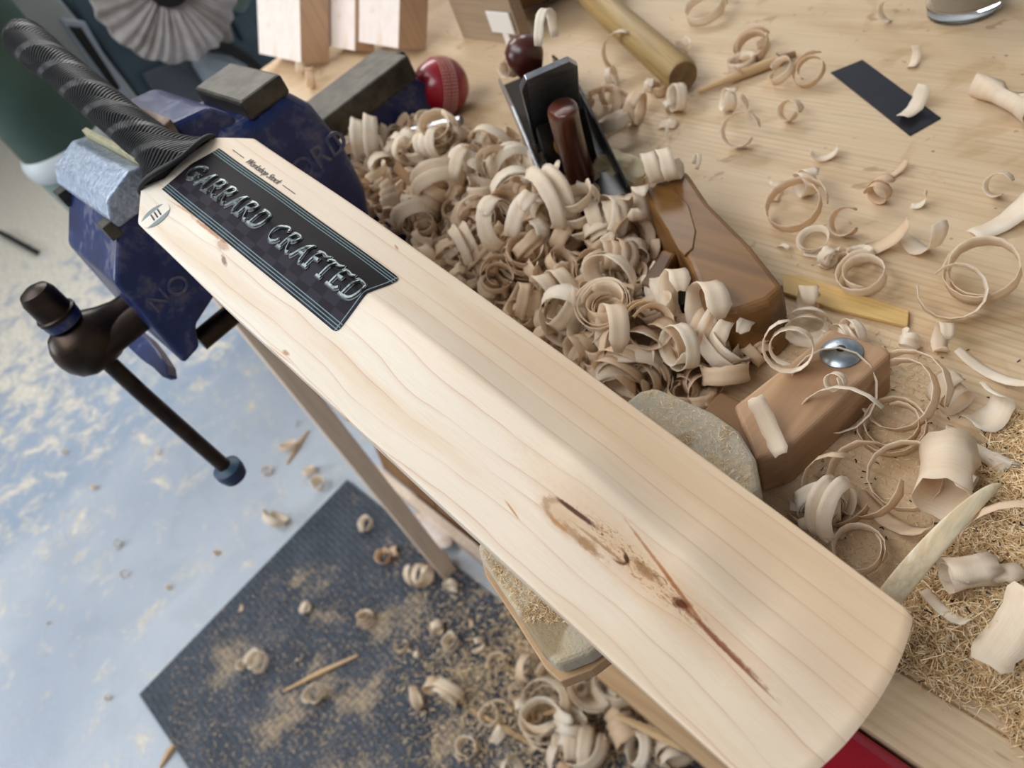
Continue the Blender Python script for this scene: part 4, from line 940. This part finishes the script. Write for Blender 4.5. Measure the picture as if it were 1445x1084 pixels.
# ------------------------------------------------------------------ rasp dust pile (fibres)
def fibres(name, n, region, zf, seed, ln0, ln1, wdt, m, lab, cat):
    r_ = random.Random(seed); VV, FF = [], []
    for _ in range(n):
        q, z = region(r_)
        a = r_.uniform(0, 6.3); e = r_.uniform(-.35, .55); L_ = r_.uniform(ln0, ln1); d_ = Vector((math.cos(a)*math.cos(e), math.sin(a)*math.cos(e), math.sin(e)))
        s_ = d_.orthogonal().normalized(); b_ = d_.cross(s_); cur = s_*L_*r_.uniform(-.35, .35); w_ = wdt*r_.uniform(.6, 1.3); n0 = len(VV); c = Vector((q[0], q[1], z))
        for t in (-.5, 0, .5):
            p = c+d_*L_*t+cur*(1-4*t*t)
            for k in range(3): an = 2*PI*k/3; VV.append(p+(s_*math.cos(an)+b_*math.sin(an))*w_)
        for i in (0, 3):
            for k in range(3): FF.append((n0+i+k, n0+i+(k+1) % 3, n0+i+3+(k+1) % 3, n0+i+3+k))
    me = bpy.data.meshes.new(name); me.from_pydata([tuple(p) for p in VV], [], FF); me.update(); me.materials.append(m); o = link(name, me)
    return tag(o, lab, cat, kind='stuff')
dp = [(P(*q).x, P(*q).y) for q in ((1225, 905), (1250, 850), (1300, 820), (1330, 760), (1370, 700), (1380, 640), (1420, 590), (1600, 560), (1700, 900), (1540, 1120), (1440, 1050), (1400, 1000), (1340, 985), (1290, 950), (1245, 935))]
db = (min(a for a, b in dp), max(a for a, b in dp), min(b for a, b in dp), max(b for a, b in dp))
def ed(x, y, poly):
    d_ = 9
    for i in range(len(poly)):
        a = Vector(poly[i]); b = Vector(poly[i-1]); p = Vector((x, y)); t = max(0, min(1, (p-a).dot(b-a)/(b-a).length_squared)); d_ = min(d_, (a+(b-a)*t-p).length)
    return d_ if inpoly(x, y, poly) else -d_
def Hd(x, y): return .9+.016*max(0, min(1, ed(x, y, dp)/.035))**.8+.003*noise.noise(Vector((x*60, y*60, 0)))*(1 if ed(x, y, dp) > .01 else 0)
def dreg(r_):
    while True:
        x, y = r_.uniform(db[0], db[1]), r_.uniform(db[2], db[3]); e_ = ed(x, y, dp)
        if e_ > -.004+r_.random()*.006: return (x, y), Hd(x, y)+r_.uniform(-.002, .003)
mf = NT('rasp_fibre'); nn = mf.noise(mf.coord(), 260, 2); mf.fin(mf.ramp(nn, [(.3, lin((206, 170, 120))), (.5, lin((236, 206, 158))), (.7, lin((252, 236, 204)))]), .7, 0, .3)
fibres('rasp_dust', 13000, dreg, 0, 31, .004, .011, .00030, mf.m, 'pile of fine golden rasp fibres beside the toe of the bat', 'wood dust')
fibres('rasp_dust_strand', 450, dreg, 0, 32, .010, .022, .00034, mf.m, 'longer pale fibres lying over the rasp dust pile', 'wood dust')
# mound under the fibres
NXm = 60; v, f = [], []
for i in range(NXm+1):
    for j in range(NXm+1):
        x = lerp(db[0], db[1], i/NXm); y = lerp(db[2], db[3], j/NXm); h = Hd(x, y)-.0015
        v.append((x, y, h if ed(x, y, dp) > .002 else .8985))
for i in range(NXm):
    for j in range(NXm): a = i*(NXm+1)+j; f.append((a, a+NXm+1, a+NXm+2, a+1))
o = pyd('packed_dust', v, f, pm('packed_dust', (214, 178, 128), (184, 146, 100), .9, scale=500, bump=.8), None, True); tag(o, 'packed wood dust forming the base of the fibre pile', 'wood dust', kind='stuff')
# black specks on dust and bench
def breg(r_):
    if r_.random() < .72: (x, y), z = dreg(r_); return (x, y), z+.002
    q = P(r_.uniform(1150, 1445), r_.uniform(490, 760)); return (q.x, q.y), .9006
fibres('black_specks', 420, breg, 0, 33, .0008, .0042, .00045, M['ink'], 'scattered tiny black fibres on the bench and dust', 'specks')
# loose fine dust over bench near shavings
def lreg(r_):
    x, y = rpt(r_); return (x+r_.uniform(-.08, .10), max(.14, y+r_.uniform(-.06, .10))), .9004
fibres('bench_dust', 2500, lreg, 0, 34, .001, .005, .00022, mf.m, 'fine wood fibres dusted over the bench around the heap', 'wood dust')
def lreg2(r_):
    q = P(r_.uniform(1080, 1330), r_.uniform(480, 830)); return (q.x, q.y), .9004
fibres('bench_dust_near', 2500, lreg2, 0, 35, .001, .006, .0002, mf.m, 'fine wood fibres on the bench among the ring shavings', 'wood dust')
def freg(r_):
    a = r_.random(); q = Vector(out[0]).lerp(Vector(out[-4]), a); q = P(r_.uniform(905, 1070), r_.uniform(550, 690), .966)
    e_ = ed(q.x, q.y, [(p.x, p.y) for p in out]); return ((q.x, q.y) if e_ > .003 else (-.24, .12)), .9665
fibres('felt_dust', 1200, freg, 0, 36, .001, .004, .00013, mf.m, 'fine fibres clinging to the grey felt pad', 'wood dust')
def freg2(r_):
    while True:
        q = P(r_.uniform(670, 800), r_.uniform(765, 880), .966)
        if ed(q.x, q.y, [(p.x, p.y) for p in out]) > .002: return (q.x, q.y), .9665
fibres('felt_dust_front', 1500, freg2, 0, 37, .001, .004, .00013, mf.m, 'golden dust on the front corner of the felt pad', 'wood dust')

# ------------------------------------------------------------------ floor: mat, shavings, things below the bench
mp = [P(*q, .012) for q in ((195, 980), (480, 685))]
mt = empty('rubber_mat', (-.9, -.3, 0), label='dark grey ribbed rubber floor mat in front of the bench', cat='mat')
mc = [Vector((mp[0].x, mp[0].y, .012)), Vector((mp[1].x, .16, .012)), Vector((.4, .20, .012)), Vector((.4, -.62, .012)), Vector((P(265, 1084, .012).x, P(265, 1084, .012).y, .012))]
W(prism('mat_sheet', mc, (0, 0, -.0115), M['mat'], mt, .003), mt)
FG = 'pale shaving lying on the dark rubber mat'
FS = [(435, 862, 1.0), (372, 940, 1.3), (345, 942, .5), (520, 878, .8), (425, 930, .8), (450, 985, 1.1), (545, 790, 1.6), (600, 820, 1.6), (520, 745, 1.2), (560, 780, 1.2), (628, 800, 1.3), (640, 830, 1.2),
      (620, 890, 1.1), (640, 910, 1.0), (665, 880, .8), (570, 915, .9), (590, 925, .7), (620, 975, 1.5), (640, 985, 1.4), (595, 990, 1.1), (680, 915, 1.2), (705, 935, .9), (660, 1060, 1.5), (340, 860, .7), (700, 1010, 1.4), (735, 960, 1.2), (740, 1000, 1.4)]
rf = random.Random(5)
for i, (px, py, s_) in enumerate(FS):
    q = P(px, py, .014); put(rf.choice(KINDS), q.x, q.y, .0125, eul(rf.choice([rf.uniform(0, .6), 1.5]), rf.uniform(0, 6.3), rf.uniform(0, 6.3)), s_*1.05, FG, 'shavings on the mat')
for i in range(34):   # pile at the foot of the bench
    px, py = rf.uniform(700, 960), rf.uniform(930, 1100)
    if py < 930+(px-860)*.9: continue
    z = rf.uniform(.013, .06); q = P(px, py, z); put(rf.choice(KINDS+FLATS), q.x, q.y, z, eul(rf.uniform(0, 3), rf.uniform(0, 6.3), rf.uniform(0, 6.3)), rf.uniform(1.2, 2.2), 'large pale shaving in the pile on the floor at the foot of the bench', 'shavings at the foot of the bench')
def sreg(r_):
    while True:
        px, py = r_.uniform(560, 1000), r_.uniform(780, 1090)
        if r_.random() < math.exp(-((px-800)**2/30000+(py-960)**2/16000)): q = P(px, py, .015); return (q.x, q.y), .015+r_.random()*.02
fibres('floor_dust', 5000, sreg, 0, 38, .003, .014, .0007, mf.m, 'drift of fine wood fibres on the mat below the bat', 'wood dust')
def sreg2(r_):
    px, py = r_.uniform(240, 620), r_.uniform(800, 1090); q = P(px, py, .0128); return ((q.x, q.y) if q.x > -1.38 else (-1.0, -.4)), .0128
fibres('mat_dust', 2200, sreg2, 0, 39, .002, .007, .0005, mf.m, 'sprinkled wood dust on the ribs of the mat', 'wood dust')
FL = 'pale shaving on the bare painted floor'
for px, py, s_ in ((412, 635, 1.2), (440, 670, 1.4), (455, 690, 1.5), (395, 740, 1.6), (170, 770, .6), (178, 812, .5), (308, 782, .5), (378, 668, .7), (345, 380, .8), (95, 640, .6), (240, 830, .5), (155, 985, .5), (420, 600, .8), (135, 690, .5), (70, 880, .5), (225, 640, .5)):
    q = P(px, py, .001); put(rf.choice(KINDS), q.x, q.y, .0005, eul(rf.uniform(0, 1.6), rf.uniform(0, 6.3), 0), s_, FL, 'shavings on the painted floor')
for (x0, y0, x1, y1, zz, wd_, lab) in ((400, 976, 505, 925, .014, .006, 'long brown splinter lying across the mat'), (405, 655, 435, 608, .003, .007, 'tan splinter on the painted floor beside the mat'), (662, 1000, 770, 1062, .016, .006, 'curved pale splinter at the edge of the floor pile'), (225, 1084, 255, 1040, .004, .008, 'wood splinter at the near side of the mat corner'), (760, 1010, 858, 985, .05, .008, 'tan splinter on the floor pile nearest the felt pad'), (870, 1010, 1010, 1075, .10, .010, 'broad brown splinter leaning by the lower shelf')):
    a_, b_ = P(x0, y0, zz), P(x1, y1, zz); o = tube('wood_splinter', [(0, 0, 0), ((b_-a_)*.5+Vector((0, 0, .004))), (b_-a_)], [wd_*.4, wd_, wd_*.5], M['stick'], None, 6); o.location = a_; tag(o, lab, 'splinter')
# items under the bench
bx = empty('cardboard_box', (-1.09, .430, 0), label='brown cardboard box on the floor behind the bench leg', cat='box')
box('box_front', (-.13, -.20, 0), (.11, -.195, .30), M['card'], bx); box('box_side', (-.13, -.195, 0), (-.125, .2, .30), M['card'], bx); box('box_side', (.105, -.195, 0), (.11, .2, .30), M['card'], bx); box('box_back', (-.13, .195, 0), (.11, .20, .30), M['card'], bx); box('box_floor', (-.125, -.195, .05), (.105, .195, .06), M['card'], bx)
prism('box_flap', [(-.10, -.202, .298), (.105, -.202, .298), (.09, -.225, .20), (-.09, -.225, .20)], (0, -.003, 0), M['card'], bx)
bm = bmesh.new(); bmesh.ops.create_icosphere(bm, subdivisions=4, radius=1)
for v_ in bm.verts: v_.co = Vector((v_.co.x*.070, v_.co.y*.060, v_.co.z*.13))*(1+noise.noise(v_.co*3)*.22)
me = bpy.data.meshes.new('wrap_bundle'); bm.to_mesh(me); bm.free(); o = link('wrap_bundle', me, M['bag'], None, True); o.location = (-1.12, .312, .26); tag(o, 'pale blue wrapped bundle in the cardboard box under the bench', 'bundle')
o = box('tool_case', (-.95, .24, .0), (-.80, .50, .19), M['mblack'], None, .01); tag(o, 'black tool case on the floor under the bench', 'tool case')
q = P(608, 752, .02); bm = bmesh.new(); bmesh.ops.create_uvsphere(bm, u_segments=24, v_segments=12, radius=1)
for v_ in bm.verts: v_.co = Vector((math.copysign(abs(v_.co.x)**.8, v_.co.x)*.072, v_.co.y*.026, v_.co.z*.014))
me = bpy.data.meshes.new('rounded_offcut'); bm.to_mesh(me); bm.free(); o = link('rounded_offcut', me, M['cleft'], None, True); o.location = (q.x, q.y, .030); o.rotation_euler = (0, 0, .05); tag(o, 'rounded white wooden offcut on the floor below the bat', 'offcut')
rp = P(0, 328, .02), P(52, 356, .02); o = tube('floor_rod', [rp[0], rp[1]], .012, M['mblack'], None, 10); tag(o, 'thin black rod lying on the floor at the left edge', 'rod')

# ------------------------------------------------------------------ polishing machine beyond the bench end
mx = -1.95
mc_ = empty('polishing_machine', (mx, .5, 0), label='blue-grey and white polishing machine with a pleated cloth wheel behind the vise', cat='machine')
def MM(o): return W(o, mc_)
def face(name, pts, x, m, dep=.06, b=.006): return MM(prism(name, [PX(*p, x) for p in pts], (-dep, 0, 0), m, mc_, b))
face('white_casting', [(-40, -60), (60, -30), (112, 30), (205, 150), (330, 300), (250, 330), (120, 200), (30, 75)], mx, M['mwhite'], .25)
face('slot_frame', [(86, 26), (120, 30), (182, 138), (172, 146), (150, 122)], mx+.012, M['mpale'], .012, .003)
face('slot', [(96, 37), (115, 39), (170, 124), (165, 130), (150, 112)], mx+.016, M['mblack'], .01, .001)
face('main_body', [(66, -60), (420, -60), (560, 330), (345, 330), (218, 172), (130, 48)], mx-.02, M['teal'], .35, .02)
face('grey_panel', [(200, 105), (262, 80), (420, 120), (560, 330), (345, 330)], mx+.004, M['teal2'], .02, .006)  # greyer panel over the lower right of the main body
face('pale_cover', [(272, 84), (290, 72), (312, 72), (345, 84), (368, 102), (345, 140), (308, 140)], mx+.05, M['mpale'], .05, .02)
MM(tube('hose', [PX(*p, mx+.07) for p in ((262, 58), (275, 66), (300, 66), (325, 70), (350, 84), (372, 104))], .013, M['mblack'], mc_, 14))
face('motor_housing', [(320, -20), (362, -20), (355, 6), (345, 22), (318, 12)], mx+.08, M['green2'], .08, .012)
face('bracket', [(326, 20), (345, 18), (372, 56), (344, 58)], mx+.06, M['teal'], .03, .004)
for p in ((186, 62), (262, 88)): MM(lathe('bolt', PX(*p, mx+.0), (1, 0, 0), [(0, .016), (.008, .016), (.012, .010), (.012, .001)], M['teal2'], mc_, 20))
wc = PX(232, -22, mx+.10); bm = bmesh.new(); rings = []; NP = 240
for i, (rr, xx) in enumerate(((.034, .004), (.06, .012), (.10, .018), (.135, .012), (.152, 0), (.150, -.02), (.10, -.03))):
    ring = []
    for k in range(NP):
        a = 2*PI*k/NP; amp = .006*(rr/.15)*math.sin(a*34+math.sin(a*5)*1.5)+.003*math.sin(a*13); ra = rr*(1+.02*math.sin(a*17))
        ring.append(bm.verts.new((xx+amp, ra*math.cos(a), ra*math.sin(a))))
    rings.append(ring)
for a, b in zip(rings, rings[1:]):
    for k in range(NP): bm.faces.new((a[k], a[(k+1) % NP], b[(k+1) % NP], b[k]))
bm.faces.new(rings[0][::-1]); bm.faces.new(rings[-1]); bmesh.ops.recalc_face_normals(bm, faces=bm.faces)
me = bpy.data.meshes.new('cloth_wheel'); bm.to_mesh(me); bm.free(); o = link('cloth_wheel', me, M['cloth'], mc_, True); o.location = wc-Vector((mx, .5, 0))
MM(lathe('wheel_hub', wc+Vector((.0, 0, 0)), (1, 0, 0), [(0, .045), (.022, .042), (.024, .02), (.05, .018), (.052, .002)], M['mblack'], mc_, 30))
face('dust_cloth', [(280, 40), (300, -10), (322, 20), (335, 60), (310, 66), (285, 62)], mx+.06, M['cloth'], .05, .012)
# green upright motor drum; its white ring is a highlight modelled as a part
def gz(px, py): return PX(px, py, mx+.12)
g0 = gz(104, 214)
MM(lathe('motor_drum', (g0.x, g0.y, g0.z-.13), (0, 0, 1), [(0, .05), (.012, .07), (.05, .084), (.12, .090), (.9, .092)], M['greenm'], mc_, 48))
MM(lathe('highlight_ring', (g0.x, g0.y, g0.z-.13), (0, 0, 1), [(.115, .0905), (.122, .097), (.135, .100), (.150, .100), (.165, .0925)], M['mwhite'], mc_, 48))
MM(lathe('drum_base', (g0.x, g0.y, g0.z-.17), (0, 0, 1), [(0, .03), (.006, .066), (.04, .080), (.09, .088), (.155, .0925)], M['green2'], mc_, 48))
MM(box('drum_bracket', (g0.x-.25, g0.y-.05, g0.z-.19), (g0.x+.04, g0.y+.05, g0.z-.13), M['greenm'], mc_, .006))
print('shavings', NSH, 'objects', len(bpy.data.objects))
